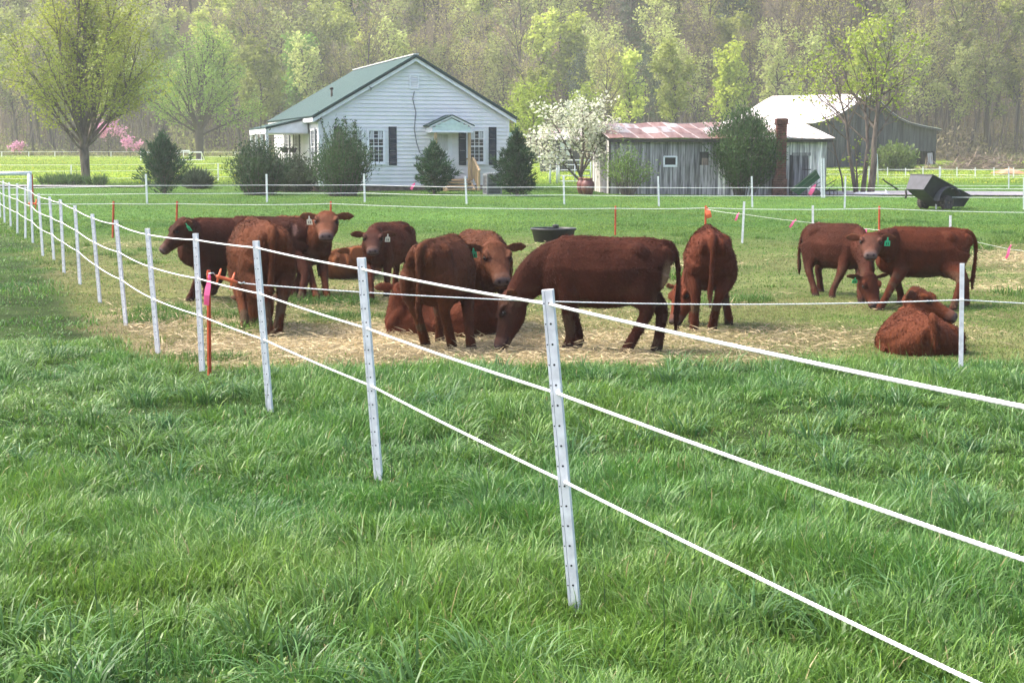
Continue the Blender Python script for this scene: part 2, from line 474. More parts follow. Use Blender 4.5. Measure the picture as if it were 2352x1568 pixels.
def build_tall():
    parts = []
    for n, y0, y1, wf, side in ((210000, 3.3, 8.2, 1.0, 0), (230000, 8.2, 16.5, 1.25, 0), (130000, 16.5, 42, 2.3, 0), (110000, 2.4, 8.2, 1.4, 1), (90000, 8.2, 16.5, 1.6, 1), (40000, 16.5, 42, 2.6, 1)):
        x, y = scatter_side(n, y0, y1) if side else scatter(n, y0, y1)
        k = tall_w(x, y) > rg.random(n)
        x, y = x[k], y[k]; n = len(x)
        clump = np.clip(vnoise(x, y, .34, 43) * .5 + vnoise(x, y, 1.5, 44) * .5, 0, 1)
        clump = np.clip((clump - .5) * 1.7 + .5, 0, 1)
        k = rg.random(n) < .5 + .9 * clump
        x, y, clump = x[k], y[k], clump[k]; n = len(x)
        trod = sstep(.52, .75, vnoise(x * .6 + y * .25, y * .5, 1.5, 45)) * sstep(0.2, 1.2, left_of_fence(x, y))
        h = (.04 + .125 * clump ** 1.4) * (.55 + .9 * rg.random(n)) * (1 - .35 * trod)
        if y0 > 16: h *= .62
        h *= 1 + .6 * (rg.random(n) > .975)
        for pb, _ in F1[:6] + [(RED, 0), (WHT, 0)]:
            h *= 1 - .62 * np.exp(-(((x - pb[0] * .985) / .22) ** 2 + ((y - pb[1] + .22) / .42) ** 2))
        lean = np.clip(.35 + .5 * rg.random(n) + .8 * trod * rg.random(n) + .45 * (rg.random(n) > .8), 0, 1.7)
        az = 2 * math.pi * vnoise(x, y, .42, 46) * 1.6 + rg.normal(0, 1.3, n)
        w = (.0042 + .0085 * rg.random(n) ** 2) * wf
        col = green(x, y, n)
        dry = rg.random(n) > .985
        col[dry] = np.array([.36, .31, .15]) * (.7 + .5 * rg.random((dry.sum(), 1)))
        yel = rg.random(n) > .985
        col[yel] = np.array([.2, .33, .04])
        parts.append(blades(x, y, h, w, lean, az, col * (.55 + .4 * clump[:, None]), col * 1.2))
    V, F, T = join(parts)
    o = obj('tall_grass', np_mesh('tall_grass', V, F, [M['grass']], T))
    o['kind'] = 'stuff'
build_tall()
def stalks():
    # dark flowering stems and a few broad weeds standing over the grass
    n = 260
    x, y = scatter(n, 4.2, 13)
    k = tall_w(x, y) > .8; x, y = x[k], y[k]; n = len(x)
    A = blades(x, y, .22 + .22 * rg.random(n), .0042 + 0 * x, .15 + .5 * rg.random(n) ** 2, rg.random(n) * 6.28, np.tile([.035, .075, .03], (n, 1)), np.tile([.06, .09, .04], (n, 1)))
    n = 420
    x, y = scatter(n, 4.0, 14); k = tall_w(x, y) > .8; x, y = x[k], y[k]
    xs = np.repeat(x, 7) + rg.normal(0, .012, 7 * len(x)); ys = np.repeat(y, 7) + rg.normal(0, .012, 7 * len(x)); n = len(xs)
    B = blades(xs, ys, .07 + .09 * rg.random(n), .014 + .014 * rg.random(n), .5 + .9 * rg.random(n), rg.random(n) * 6.28, np.array([.10, .20, .04]) * (.7 + .5 * rg.random((n, 1))), np.array([.16, .29, .05]) * (.7 + .5 * rg.random((n, 1))))
    # coarse tussocks of long arching blades
    m = 420
    cx, cy = scatter(m, 4.3, 15); k = tall_w(cx, cy) > .7; cx, cy = cx[k], cy[k]
    for pb, _ in F1[:5]:
        k = (cx - pb[0]) ** 2 + (cy - pb[1] + .3) ** 2 > .35; cx, cy = cx[k], cy[k]
    nb_ = 44; sz_ = np.repeat(.5 + .8 * rg.random(len(cx)), nb_)
    xs = np.repeat(cx, nb_) + rg.normal(0, .055, nb_ * len(cx)) * sz_; ys = np.repeat(cy, nb_) + rg.normal(0, .055, nb_ * len(cx)) * sz_; n = len(xs)
    az = np.arctan2(ys - np.repeat(cy, nb_), xs - np.repeat(cx, nb_)) + rg.normal(0, .5, n)
    tone = np.repeat(rg.random((len(cx), 1)), nb_, axis=0)
    cc = (np.array([.07, .18, .055]) * (1 - tone) + np.array([.15, .27, .05]) * tone) * (.75 + .45 * rg.random((n, 1)))
    C2 = blades(xs, ys, (.15 + .16 * rg.random(n)) * sz_, .006 + .007 * rg.random(n), .6 + .95 * rg.random(n), az, cc * .6, cc * 1.25, 4)
    V, F, T = join([A, B, C2])
    o = obj('weeds', np_mesh('weeds', V, F, [M['grass']], T)); o['kind'] = 'stuff'
stalks()
def build_pen():
    parts = []; hay = []
    for n, y0, y1, wf in ((180000, 12.5, 22, 1.2), (180000, 22, 44, 2.2)):
        x, y = scatter(n, y0, y1, 1.0, 1.06, 2.4)
        k = (left_of_fence(x, y) < .9) & (front_of_rope(x, y) < .2) & (tall_w(x, y) < .6)
        hw = hay_w(x, y)
        k &= rg.random(n) > hw * .74
        x, y, hw = x[k], y[k], hw[k]; n = len(x)
        tuft = sstep(.66, .8, vnoise(x, y, .8, 51)) * sstep(.4, .6, vnoise(x, y, 3.3, 52))
        lawnw = sstep(30, 37, y)
        h = (.028 + .03 * rg.random(n)) * (1 + 2.6 * tuft)
        col = green(x, y, n) * (1 - .15 * tuft)[:, None]
        br = np.clip(vnoise(x, y, 1.6, 53) * 1.6 - .30 + hw * .8, 0, .85) * (1 - tuft) * (1 - .8 * lawnw)
        br = (br * (rg.random(n) < .8))[:, None]
        col = col * (1 - br) + np.array([.27, .225, .105]) * (.7 + .6 * rg.random((n, 1))) * br
        parts.append(blades(x, y, h, (.006 + .006 * rg.random(n)) * wf, np.clip(.4 + .9 * rg.random(n), 0, 1.5), rg.random(n) * 6.28, col * .8, col * 1.1, 2))
    V, F, T = join(parts)
    o = obj('pen_grass', np_mesh('pen_grass', V, F, [M['lawn']], T)); o['kind'] = 'stuff'
    n = 190000
    x, y = scatter(n, 12.6, 34)
    k = (left_of_fence(x, y) < 0) & (front_of_rope(x, y) < .1) & (rg.random(n) < hay_w(x, y) ** 1.3) & (tall_w(x, y) < .5)
    x, y = x[k], y[k]; n = len(x)
    az = rg.random(n) * 6.28
    pile = .32 * np.clip(hay_w(x, y) - .5, 0, 1) * np.clip(vnoise(x, y, .75, 54) - .35, 0, 1)
    P = np.stack([x, y, ground_z(x, y) + .004 + rg.random(n) * (.035 + pile)], 1)
    D = np.stack([np.cos(az), np.sin(az), rg.normal(0, .22, n)], 1)
    c = np.array([.56, .45, .26]) * (.5 + .75 * rg.random((n, 1))) * np.array([1, 1, 1])
    V, F, T = diamonds(P, D, .05 + .17 * rg.random(n) ** 1.6, (.003 + .003 * rg.random(n)) * (1 + .05 * y), rg, c)
    o = obj('hay', np_mesh('hay', V, F, [M['hay']], T)); o['kind'] = 'stuff'
build_pen()
def build_lawn():
    n = 230000
    x, y = scatter(n, 38, 92, .35, 1.12, 2)
    h = .04 + .05 * rg.random(n)
    col = green(x, y, n) * np.array([1.25, 1.1, 1.1]) * (.72 + .5 * vnoise(x, y, 5.5, 66) + .12 * vnoise(x, y, 1.6, 67))[:, None]
    P1 = blades(x, y, h, .020 + .02 * rg.random(n), .5 + .8 * rg.random(n), rg.random(n) * 6.28, col * .8, col * 1.1, 2)
    V, F, T = P1
    o = obj('lawn_grass', np_mesh('lawn_grass', V, F, [M['lawn']], T)); o['kind'] = 'stuff'
    n = 150000
    x, y = scatter(n, 82, 200, .25)
    k = y < wood_edge(x) + 2
    x, y = x[k], y[k]; n = len(x)
    col = np.array([.25, .355, .05]) * (.6 + .7 * rg.random((n, 1))) * (.75 + .5 * vnoise(x, y, 9, 61)[:, None])  # blade colour lightened like the turf: meadow sunshine painted into the yellow-green
    dand = rg.random(n) > .96
    col[dand] = (.62, .55, .05)
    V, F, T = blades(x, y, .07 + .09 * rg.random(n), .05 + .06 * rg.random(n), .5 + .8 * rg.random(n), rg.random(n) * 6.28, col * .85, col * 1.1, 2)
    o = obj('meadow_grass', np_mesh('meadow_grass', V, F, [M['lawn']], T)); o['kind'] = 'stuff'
build_lawn()
# ------------------------------------------------------------------ cattle
def ring(c, r, u, a, b, n=16, p=2.0, b2=None):
    w = np.linspace(0, 2 * math.pi, n, endpoint=False)
    cs, sn = np.cos(w), np.sin(w)
    x = np.sign(cs) * np.abs(cs) ** (2 / p) * a
    y = np.sign(sn) * np.abs(sn) ** (2 / p) * b
    if b2 is not None: y = np.where(sn < 0, y * b2 / b, y)
    return np.asarray(c) + x[:, None] * r + y[:, None] * u
def loft(mb, rings):
    n = len(rings[0]); o = []
    vs = np.concatenate(rings)
    fs = [(i * n + k, i * n + (k + 1) % n, (i + 1) * n + (k + 1) % n, (i + 1) * n + k) for i in range(len(rings) - 1) for k in range(n)]
    fs += [tuple(range(n))[::-1], tuple(range((len(rings) - 1) * n, len(rings) * n))]
    mb.add(vs, fs)
def chain(mb, pts, rad, ref=(0, 1, 0), n=12, sub=3):
    """a limb: joints joined by a smooth tapering tube; rad items are r or (side, fore-aft)"""
    pts = np.asarray(pts, float); rad = np.array([(q, q) if np.isscalar(q) else q for q in rad], float)
    k = np.arange(len(pts)); t = np.linspace(0, len(pts) - 1, (len(pts) - 1) * sub + 1)
    def cr(A):
        i = np.clip(np.floor(t).astype(int), 0, len(pts) - 2); f = (t - i)[:, None]
        p0, p1, p2, p3 = A[np.maximum(i - 1, 0)], A[i], A[i + 1], A[np.minimum(i + 2, len(pts) - 1)]
        return .5 * (2 * p1 + (p2 - p0) * f + (2 * p0 - 5 * p1 + 4 * p2 - p3) * f ** 2 + (3 * p1 - p0 - 3 * p2 + p3) * f ** 3)
    P, Rr = cr(pts), np.maximum(cr(rad), .008)
    tg = nrm(np.gradient(P, axis=0)); rf = np.asarray(ref, float); rs = []
    for p, d, q in zip(P, tg, Rr):
        r = nrm(rf - d * np.dot(rf, d)); u = np.cross(d, r)
        rs.append(ring(p, r, u, q[0], q[1], n))
    loft(mb, rs)
BODY = [(-.70, .965, .06, .06, .085), (-.67, .93, .14, .145, .19), (-.60, .895, .205, .21, .27), (-.50, .875, .245, .255, .34), (-.37, .86, .262, .275, .385),
        (-.19, .845, .282, .300, .405), (.0, .835, .290, .315, .405), (.19, .84, .272, .315, .405), (.34, .855, .245, .305, .405), (.47, .865, .212, .27, .39), (.57, .85, .17, .21, .34), (.65, .82, .105, .12, .22)]
voxel_tmp = []
def solidify(mb, voxel, it=5):
    me = mb.mesh('tmp', [])
    o = bpy.data.objects.new('tmp', me); COL.objects.link(o)
    m = o.modifiers.new('r', 'REMESH'); m.mode = 'VOXEL'; m.voxel_size = voxel
    s = o.modifiers.new('s', 'SMOOTH'); s.factor = .5; s.iterations = it
    dg = bpy.context.evaluated_depsgraph_get(); dg.update()
    out = bpy.data.meshes.new_from_object(o.evaluated_get(dg))
    bpy.data.objects.remove(o); bpy.data.meshes.remove(me)
    return out
crg = np.random.default_rng(3)
def cow(label, loc, yaw, hb, nose, sc=1.0, tint=(.105, .036, .021), face=None, lying=False, feet=None, tagc=None, tag_side=1, tail=None, up=None, neck_lead=.2, tail_show=True, ear_droop=0.0, fat=1.0, thigh=None, dz=0.0, fold=1, lie=-.67, head_sc=1.0):
    """loc: ground point under the middle of the trunk; hb, nose: back of the head and muzzle, world points"""
    loc = np.array(loc, float); loc[2] = gz(loc[0], loc[1]) - .01
    c, s = math.cos(yaw), math.sin(yaw)
    def loc_(p):
        d = (np.asarray(p, float) - loc) / sc
        return np.array([c * d[0] + s * d[1], -s * d[0] + c * d[1], d[2]])
    hb, nose = loc_(hb), loc_(nose)
    root = thing('cow', label, 'cow', loc, yaw, 'red-brown cattle in the pen')
    root.scale = (sc, sc, sc)
    mb = MB()
    X_, Y_, Z_ = np.eye(3)
    lo = lie if lying else 0
    rs = []
    for x, z, hw, ht, hbm in BODY:
        w = hw * fat
        if lying: w = w * 1.2; hbm = hbm * .7; z = z + .0
        rg_ = ring((x, 0, z + lo), Y_, Z_, w, ht, 18, 2.25, hbm)
        upf = np.clip((rg_[:, 2] - z - lo) / ht, 0, 1); rg_[:, 1] *= 1 - .30 * upf
        rs.append(rg_)
    loft(mb, rs)
    # spine ridge, hooks and pins give the rump its corners
    chain(mb, [(-.67, 0, 1.065 + lo), (-.48, 0, 1.115 + lo), (-.18, 0, 1.115 + lo), (.18, 0, 1.125 + lo), (.43, 0, 1.125 + lo)], [.04, .045, .045, .05, .05])
    for q in (-1, 1):
        chain(mb, [(-.26, q * .10, 1.03 + lo), (-.35, q * .145 * fat, 1.02 + lo), (-.42, q * .15 * fat, .96 + lo)], [.07, .085, .08], (0, 1, 0))
        chain(mb, [(-.61, q * .09, 1.02 + lo), (-.675, q * .10, .985 + lo), (-.665, q * .11, .9 + lo)], [.06, .05, .05], (1, 0, 0))
    # legs
    ft = feet or {}
    if not lying:
        for key, q, fx, default in (('fl', 1, 1, (.37, .155)), ('fr', -1, 1, (.37, -.155)), ('hl', 1, -1, (-.53, .165)), ('hr', -1, -1, (-.53, -.165))):
            f = ft.get(key)
            if f is None: f = np.array([default[0], default[1], 0.])
            elif len(f) == 2: f = np.array([f[0], f[1], 0.])
            else: f = loc_(f)
            f[2] = 0
            if fx > 0:
                top = np.array([.39, q * .155, .86]); el = np.array([.34, q * .165, .58]); d = f - np.array([.37, q * .155, 0])
                chain(mb, [top, el, el + [.015, -q * .01, -.23] + d * .45, el + [.01, -q * .012, -.42] + d * .85, f + [0, 0, .06], f + [.022, 0, -.01]],
                      [(.085, .16), (.085, .115), (.056, .066), (.046, .052), (.053, .058), (.058, .066)], (0, 1, 0))
            else:
                top = np.array([-.44, q * .15, .84]); d = f - np.array([-.53, q * .165, 0])
                st = np.array([-.39, q * .185, .62]); hk = np.array([-.59, q * .165, .43]) + d * .5
                chain(mb, [top, st, hk, np.array([-.57, q * .165, .22]) + d * .8, f + [-.01, 0, .06], f + [.022, 0, -.01]],
                      [(.125, .25), (.115, .20), (.058, .082), (.047, .056), (.054, .06), (.06, .068)], (0, 1, 0))
    else:
        lz = .76 if lie < -.75 else 1
        n_v0 = len(mb.v)
        for q in (-1, 1):
            chain(mb, [(.42, q * .17, .30), (.52, q * .21, .18), (.58, q * .21, .07), (.36, q * .23, .05), (.26, q * .23, .04)], [.10, .075, .055, .045, .045])
            hx = .10 if q == fold else 0
            chain(mb, [(-.45, q * .14, .28), (-.30, q * .25, .24), (-.12 + hx, q * .32, .17), (-.36, q * .35, .08), (-.16, q * .35, .05), (-.06, q * .34, .04)], [.19, .17, .11, .065, .05, .05])
    if lying and lz < 1: mb.v[n_v0:] = [(a_, b_, c_ * lz - .02) for a_, b_, c_ in mb.v[n_v0:]]
    # tail
    if tail_show:
        if tail is None:
            tail = [(-.62, 0, 1.09 + lo), (-.71, 0, 1.05 + lo), (-.755, .0, .90 + lo), (-.765, .01, .66 + lo), (-.76, .02, .46 + lo), (-.76, .02, .30 + lo)]
            if lying: tail = [(-.62, 0, .49), (-.72, 0, .43), (-.77, .04, .32), (-.78, .1, .18), (-.75, .18, .06)]
            tr = [.045, .045, .033, .026, .034, .012][:len(tail)]
        else:
            tr = [.045, .04, .033, .028, .036, .014][:len(tail)]
        chain(mb, tail, tr, (0, 1, 0), 8)
    # neck
    nb = np.array([.43, 0, .90 + lo])
    hd = nrm(nose - hb)
    ctrl = nb + np.array([neck_lead, 0, .05]) * .8 + (hb - nb) * .25
    hback = hb - hd * .0
    ts = np.linspace(0, 1, 8); rs = []
    pts = [(1 - t) ** 2 * nb + 2 * t * (1 - t) * ctrl + t * t * hback for t in ts]
    pts = [nb - np.array([.16, 0, .02])] + pts
    pts = np.array(pts); tg = nrm(np.gradient(pts, axis=0))
    for i, (p, d) in enumerate(zip(pts, tg)):
        t = i / (len(pts) - 1)
        r = np.cross(d, Z_) if abs(d[2]) < .97 else np.array([0, -1., 0])
        r = nrm(r); u = np.cross(r, d)
        rs.append(ring(p - u * .02, r, u, .165 * (1 - t) + .098 * t, .27 * (1 - t) ** 1.2 + .125 * t ** .6 + .02 * math.sin(t * 3.1), 14))
    loft(mb, rs)
    # head
    upv = np.array(up, float) if up is not None else Z_
    if up is not None: upv = np.array([c * upv[0] + s * upv[1], -s * upv[0] + c * upv[1], upv[2]])
    hu = nrm(upv - hd * np.dot(upv, hd)); hr = np.cross(hd, hu)
    hs_ = head_sc
    HEAD = [(-.07, .11, .10, .11, .0), (0, .138, .13, .14, .0), (.08, .15, .13, .155, -.005), (.16, .146, .115, .155, -.01), (.24, .126, .095, .13, -.018), (.32, .104, .08, .10, -.022), (.39, .094, .072, .084, -.022), (.44, .097, .070, .08, -.02), (.475, .088, .058, .068, -.02), (.497, .055, .034, .044, -.02)]
    rs = [ring(hb + (hd * t + hu * dv) * hs_, hr, hu, a * hs_, b1 * hs_, 16, 2.25, b2 * hs_) for t, a, b1, b2, dv in HEAD]
    loft(mb, rs)
    for q in (-1, 1):
        chain(mb, [hb + (hd * .09 + hr * q * .118 + hu * .075) * hs_, hb + (hd * .14 + hr * q * .128 + hu * .088) * hs_, hb + (hd * .20 + hr * q * .108 + hu * .078) * hs_], [.026, .03, .022], hu, 8)
    ears = []
    for q in (-1, 1):
        e0 = hb + (hd * .02 + hr * q * .11 + hu * .055) * hs_
        ed = nrm(hr * q * 1.0 - hu * (.10 + ear_droop) - hd * .25)
        en = nrm(hd - ed * np.dot(hd, ed) + hu * .15); en = nrm(en - ed * np.dot(en, ed)); ew = np.cross(ed, en)
        er = []
        for t, w in ((-.02, .034), (.02, .038), (.06, .052), (.11, .064), (.155, .06), (.195, .042), (.225, .016)):
            er.append(ring(e0 + ed * t * 1.08 * hs_ - en * (.012 * math.sin(t * 15)), ew, en, w * hs_, .013, 12))
        loft(mb, er)
        ears.append((e0, ed, en, ew))
    if dz:
        mb.v = [(a_, b_, c_ + dz) for a_, b_, c_ in mb.v]
    me = solidify(mb, .0145)
    me.name = 'cow_body'
    nv = len(me.vertices); co = np.empty(nv * 3); me.vertices.foreach_get('co', co); co = co.reshape(-1, 3)
    # gentle uneven surface: coat whorls and ribs
    no = np.empty(nv * 3); me.vertices.foreach_get('normal', no); no = no.reshape(-1, 3)
    sd = crg.integers(100)
    disp = .006 * (vnoise(co[:, 0] * 1 + co[:, 1], co[:, 2], .11, sd) - .5) + .003 * (vnoise(co[:, 0] + co[:, 1] * 2, co[:, 2] * .6, .045, sd + 1) - .5)
    onhead = np.linalg.norm(co - hb - hd * .2, axis=1) < .38
    co += no * (disp * np.where(onhead, .25, 1))[:, None]
    me.vertices.foreach_set('co', co.ravel())
    tint = np.array(tint); facec = np.array(face) if face is not None else tint * np.array([1.55, 1.5, 1.4])
    n1 = vnoise(co[:, 0] + co[:, 1] * .7, co[:, 2], .22, sd + 2); n2 = vnoise(co[:, 0] - co[:, 1], co[:, 2] * .5, .06, sd + 3)
    T = tint * (.72 + .4 * n1 + .25 * n2)[:, None]
    n3 = vnoise(co[:, 0] - co[:, 1] * .6, co[:, 2] * .8, .45, sd + 5); T *= (.78 + .44 * n3)[:, None]
    mud = (sstep(.60, .74, vnoise(co[:, 0] + co[:, 1], co[:, 2], .13, sd + 6)) * sstep(.75, .35, co[:, 2]) * (.35 + .3 * (sd % 3)) * (0 if lying else 1))[:, None]
    T = T * (1 - mud) + np.array([.10, .066, .040]) * mud
    hl = (co - hb) @ np.stack([hd, hr, hu], 1) / hs_         # head coordinates
    inh = (hl[:, 0] > -.02) & (hl[:, 0] < .55) & (np.abs(hl[:, 1]) < .16) & (np.abs(hl[:, 2]) < .19)
    wf = (sstep(.02, .14, hl[:, 0]) * inh * sstep(-.12, -.02, hl[:, 2]))[:, None]
    T = T * (1 - wf) + facec * (.8 + .3 * n2)[:, None] * wf
    wm = (sstep(.375, .40, hl[:, 0]) * inh)[:, None]
    T = T * (1 - wm) + np.array([.13, .072, .054]) * wm * .55 + wm * T * .45
    wn_ = (sstep(.447, .468, hl[:, 0]) * inh * sstep(-.055, -.035, hl[:, 2]))[:, None]
    T = T * (1 - wn_) + np.array([.115, .083, .077]) * wn_
    for q in (-1, 1):
        dn = np.linalg.norm(hl - np.array([.478, q * .038, .002]), axis=1)
        w = sstep(.026, .014, dn)[:, None]; T = T * (1 - w) + np.array([.02, .012, .012]) * w
        de = np.linalg.norm((hl - np.array([.168, q * .136, .052])) * [1, 1, 1.2], axis=1)
        w = .8 * sstep(.062, .034, de)[:, None]; T = T * (1 - w) + np.array([.03, .014, .01]) * w
    mouth = (np.abs(hl[:, 2] + .062 - .02 * sstep(.38, .5, hl[:, 0])) < .008) & inh & (hl[:, 0] > .36)
    T[mouth] = (.04, .02, .018)
    for e0, ed, en, ew in ears:
        d = co - e0; t = d @ ed; nn = d @ en; w_ = d @ ew
        ine = (t > .01) & (t < .25) & (np.abs(w_) < .075) & (np.abs(nn) < .05)
        rim = ine & ((np.abs(w_) > .038) | (t > .18))
        T[rim] = T[rim] * .4 + np.array([.13, .06, .032]) * .6
        T[ine & (no @ en > .3) & ~rim] = tint * 1.0 + [.035, .02, .014]
    if not lying:
        w = sstep(.075, .045, co[:, 2])[:, None] * .8; T = T * (1 - w) + np.array([.05, .035, .028]) * w
    if thigh is not None:
        tx, ty, tz, rr, cc = thigh
        w = .85 * sstep(rr, rr * .5, np.linalg.norm((co - [tx, ty, tz]) * [1.6, .6, .55], axis=1))[:, None]
        T = T * (1 - w) + np.array(cc) * w
    at = me.attributes.new('tint', 'FLOAT_COLOR', 'POINT')
    t4 = np.ones((nv, 4), np.float32); t4[:, :3] = np.clip(T, 0, 1); at.data.foreach_set('color', t4.ravel())
    me.materials.clear(); me.materials.append(M['hide'])
    me.polygons.foreach_set('use_smooth', [True] * len(me.polygons))
    obj('body', me, root)
    # coat of short hair
    npol = len(me.polygons); cen = np.empty(npol * 3); me.polygons.foreach_get('center', cen); cen = cen.reshape(-1, 3)
    ar = np.empty(npol); me.polygons.foreach_get('area', ar); pn = np.empty(npol * 3); me.polygons.foreach_get('normal', pn); pn = pn.reshape(-1, 3)
    ls = np.empty(npol, np.int32); me.polygons.foreach_get('loop_start', ls)
    lv = np.empty(len(me.loops), np.int32); me.loops.foreach_get('vertex_index', lv)
    pt = T[lv[ls]]
    hlp = (cen - hb) @ np.stack([hd, hr, hu], 1)
    ok = ~((hlp[:, 0] > .36) & (hlp[:, 0] < .56) & (np.abs(hlp[:, 1]) < .15) & (np.abs(hlp[:, 2]) < .15))
    if not lying: ok &= cen[:, 2] > .07
    pr = ar * ok; pr /= pr.sum()
    n = 20000
    ix = crg.choice(npol, n, p=pr)
    P = cen[ix] + crg.normal(0, .006, (n, 3)); Nn = pn[ix]
    tgt = np.array([-.7, 0, -.75]) + crg.normal(0, .35, (n, 3))
    tgt = tgt - Nn * np.sum(tgt * Nn, 1, keepdims=True)
    hn = np.abs(hlp[ix, 0] - .15) < .35
    hn &= np.linalg.norm(hlp[ix], axis=1) < .45
    lift = .10 + .24 * crg.random(n)
    D = nrm(nrm(tgt) + Nn * lift[:, None])
    Ln = (.018 + .022 * crg.random(n)) * np.where(hn, .55, 1)
    # longer hair along the topline and poll
    top = (Nn[:, 2] > .75) & (P[:, 0] > -.1) & (P[:, 0] < .7)
    Ln = np.where(top, Ln * 1.15, Ln)
    c_ = pt[ix] * (.68 + .62 * crg.random((n, 1)))
    Vv, Ff, Tt = diamonds(P - Nn * .002, D, Ln, .005 + .004 * crg.random(n), crg, np.clip(c_, 0, 1), flat=Nn + crg.normal(0, .5, (n, 3)))
    obj('coat', np_mesh('coat', Vv, Ff, [M['fur']], Tt), root)
    # eyes
    for q in (-1, 1):
        e = MB(); p = hb + (hd * .165 + hr * q * .131 + hu * .052) * hs_
        e.lathe([(.001, -.024), (.014, -.019), (.022, -.008), (.024, 0), (.022, .008), (.014, .019), (.001, .024)], 12, c=p + [0, 0, dz])
        e.build('eye', M['eye'], root, True)
    if tagc is not None:
        e0, ed, en, ew = ears[1 if tag_side < 0 else 0]
        dn = np.array([0, 0, -1.]); dn = nrm(dn - en * np.dot(dn, en)); sd_ = np.cross(dn, en)
        p = e0 + ed * .11 * hs_ + en * .022 + np.array([0, 0, dz]) + dn * .0
        k = 1.12
        out = [(-.007, -.012), (.007, -.012), (.010, .022), (.034, .036), (.036, .098), (-.036, .098), (-.034, .036), (-.010, .022)]
        m_ = MB()
        m_.prism([p + sd_ * a_ * k + dn * b_ * k for a_, b_ in out], en * .004, 0)
        for dx in (-.014, .010):
            q0 = p + en * .0045
            m_.prism([q0 + sd_ * (dx - .004) + dn * .052 * k, q0 + sd_ * (dx + .006) + dn * .052 * k, q0 + sd_ * (dx + .006) + dn * .084 * k, q0 + sd_ * (dx - .004) + dn * .084 * k], en * .001, 1)
        m_.build('ear_tag', [M[tagc], M['hole']], root)
    return root

DK = (.054, .0162, .0088); RB = (.074, .0205, .0100); OR = (.092, .0295, .0120); RD = (.084, .0228, .0105)
# left group
cow('dark cow standing in profile facing left with a green ear tag and raised head', gp(516, 684), R(212), wp(426, 517, 20.6), wp(371, 574, 20.45), 1.0, DK,
    face=(.055, .022, .014), tagc='tag_green', tag_side=1, feet={'fl': gp(438, 690), 'fr': gp(474, 679)}, neck_lead=.1)
cow('orange-brown cow seen from behind grazing beside the orange stake', gp(597, 756), R(112), wp(600, 690, 18.6), wp(588, 755, 18.8), 1.12, OR, feet={'hl': gp(617, 774), 'hr': gp(637, 771), 'fl': gp(563, 759)},
    tail=[(-0.6, 0, 1.1), (-0.7, 0, 1.06), (-0.74, 0.02, 0.92), (-0.745, 0.035, 0.7), (-0.74, 0.05, 0.5), (-0.74, 0.05, 0.4)], fat=1.08)
cow('dark cow with a pale scar on its hip, head hidden behind the orange-brown cow', gp(612, 683), R(181), wp(500, 600, 22.0), wp(485, 660, 22.0), 1.0, DK, thigh=(-.45, .22, 1.0, .07, (.36, .2, .15)),
    feet={'hl': gp(690, 693), 'hr': gp(672, 688)})
cow('red cow facing the camera with a pale ear tag, beside the dark cow', gp(690, 678), R(-47), wp(751, 505, 20.75), wp(748.5, 545, 20.25), .98, (.112, .034, .0142), face=(.135, .052, .028), tagc='tag_white', tag_side=-1,
    feet={'fl': gp(751, 690), 'fr': gp(727, 692)}, neck_lead=.05, fat=1.05, head_sc=1.1)
cow('orange cow lying with its back to the camera behind the second white post', gp(806, 638), R(66), wp(822, 582, 24.7), wp(822, 590, 25.2), 1.0, (.165, .057, .021), lying=True, tail_show=False, fat=.92)
cow('dark red cow standing head-on with a cream ear tag in the ear nearest its flank', gp(893, 676), R(-113), wp(857, 545, 20.7), wp(855.5, 582, 20.25), .90, RB, face=(.062, .025, .018), tagc='tag_white', tag_side=1,
    feet={'fl': gp(889, 682), 'fr': gp(852, 692)}, neck_lead=.06)
cow('brown cow seen from behind in front of the lying curly cow', gp(1016, 797), R(74), wp(1050, 620, 18.0), wp(1055, 700, 18.2), 1.0, (.085, .0285, .0125), feet={'hl': gp(977, 797), 'hr': gp(1038, 802), 'fr': gp(1082, 803)},
    tail=[(-0.6, 0, 1.1), (-0.7, 0, 1.07), (-0.74, 0, 0.95), (-0.75, -0.01, 0.72), (-0.75, 0, 0.5), (-0.75, 0, 0.36)])
cow('brown cow with a green ear tag and turned head, standing behind the lying curly cow', gp(1106, 752), R(-70), wp(1134, 578, 17.1), wp(1152, 636, 16.75), 1.0, (.085, .029, .0130), face=(.128, .050, .027), tagc='tag_green', tag_side=-1, neck_lead=.0, head_sc=1.1)
cow('curly red cow lying in the hay behind a standing cow, one ear stretched out', gp(1020, 768), R(172), wp(930, 668, 17.1), wp(938, 698, 17.5), 1.0, (.095, .027, .0125), lying=True, tail_show=False)
# centre
cow('large dark cow in side view eating hay with a pale patch on its thigh', gp(1382, 806), R(179), wp(1178, 690, 15.55), wp(1152, 770, 15.45), 1.0, DK, face=(.055, .024, .016),
    feet={'fl': gp(1306, 806), 'fr': gp(1327, 801), 'hl': gp(1440, 813), 'hr': gp(1508, 808)}, up=(-.9, 0, .4), thigh=(-.655, .15, .70, .15, (.27, .17, .10)),
    tail=[(-0.6, 0, 1.1), (-0.7, 0, 1.07), (-0.76, 0.04, 0.92), (-0.775, 0.06, 0.66), (-0.76, 0.06, 0.42), (-0.75, 0.06, 0.18)], neck_lead=.22, fat=1.05, head_sc=1.08)
cow('dark red cow seen from behind with its head turned down to the left', gp(1625, 748), R(86), wp(1577, 660, 18.5), wp(1550, 730, 18.3), 1.04, RD, feet={'hl': gp(1594, 758), 'hr': gp(1636, 756), 'fr': gp(1674, 744)}, up=(-.7, -.4, .5))
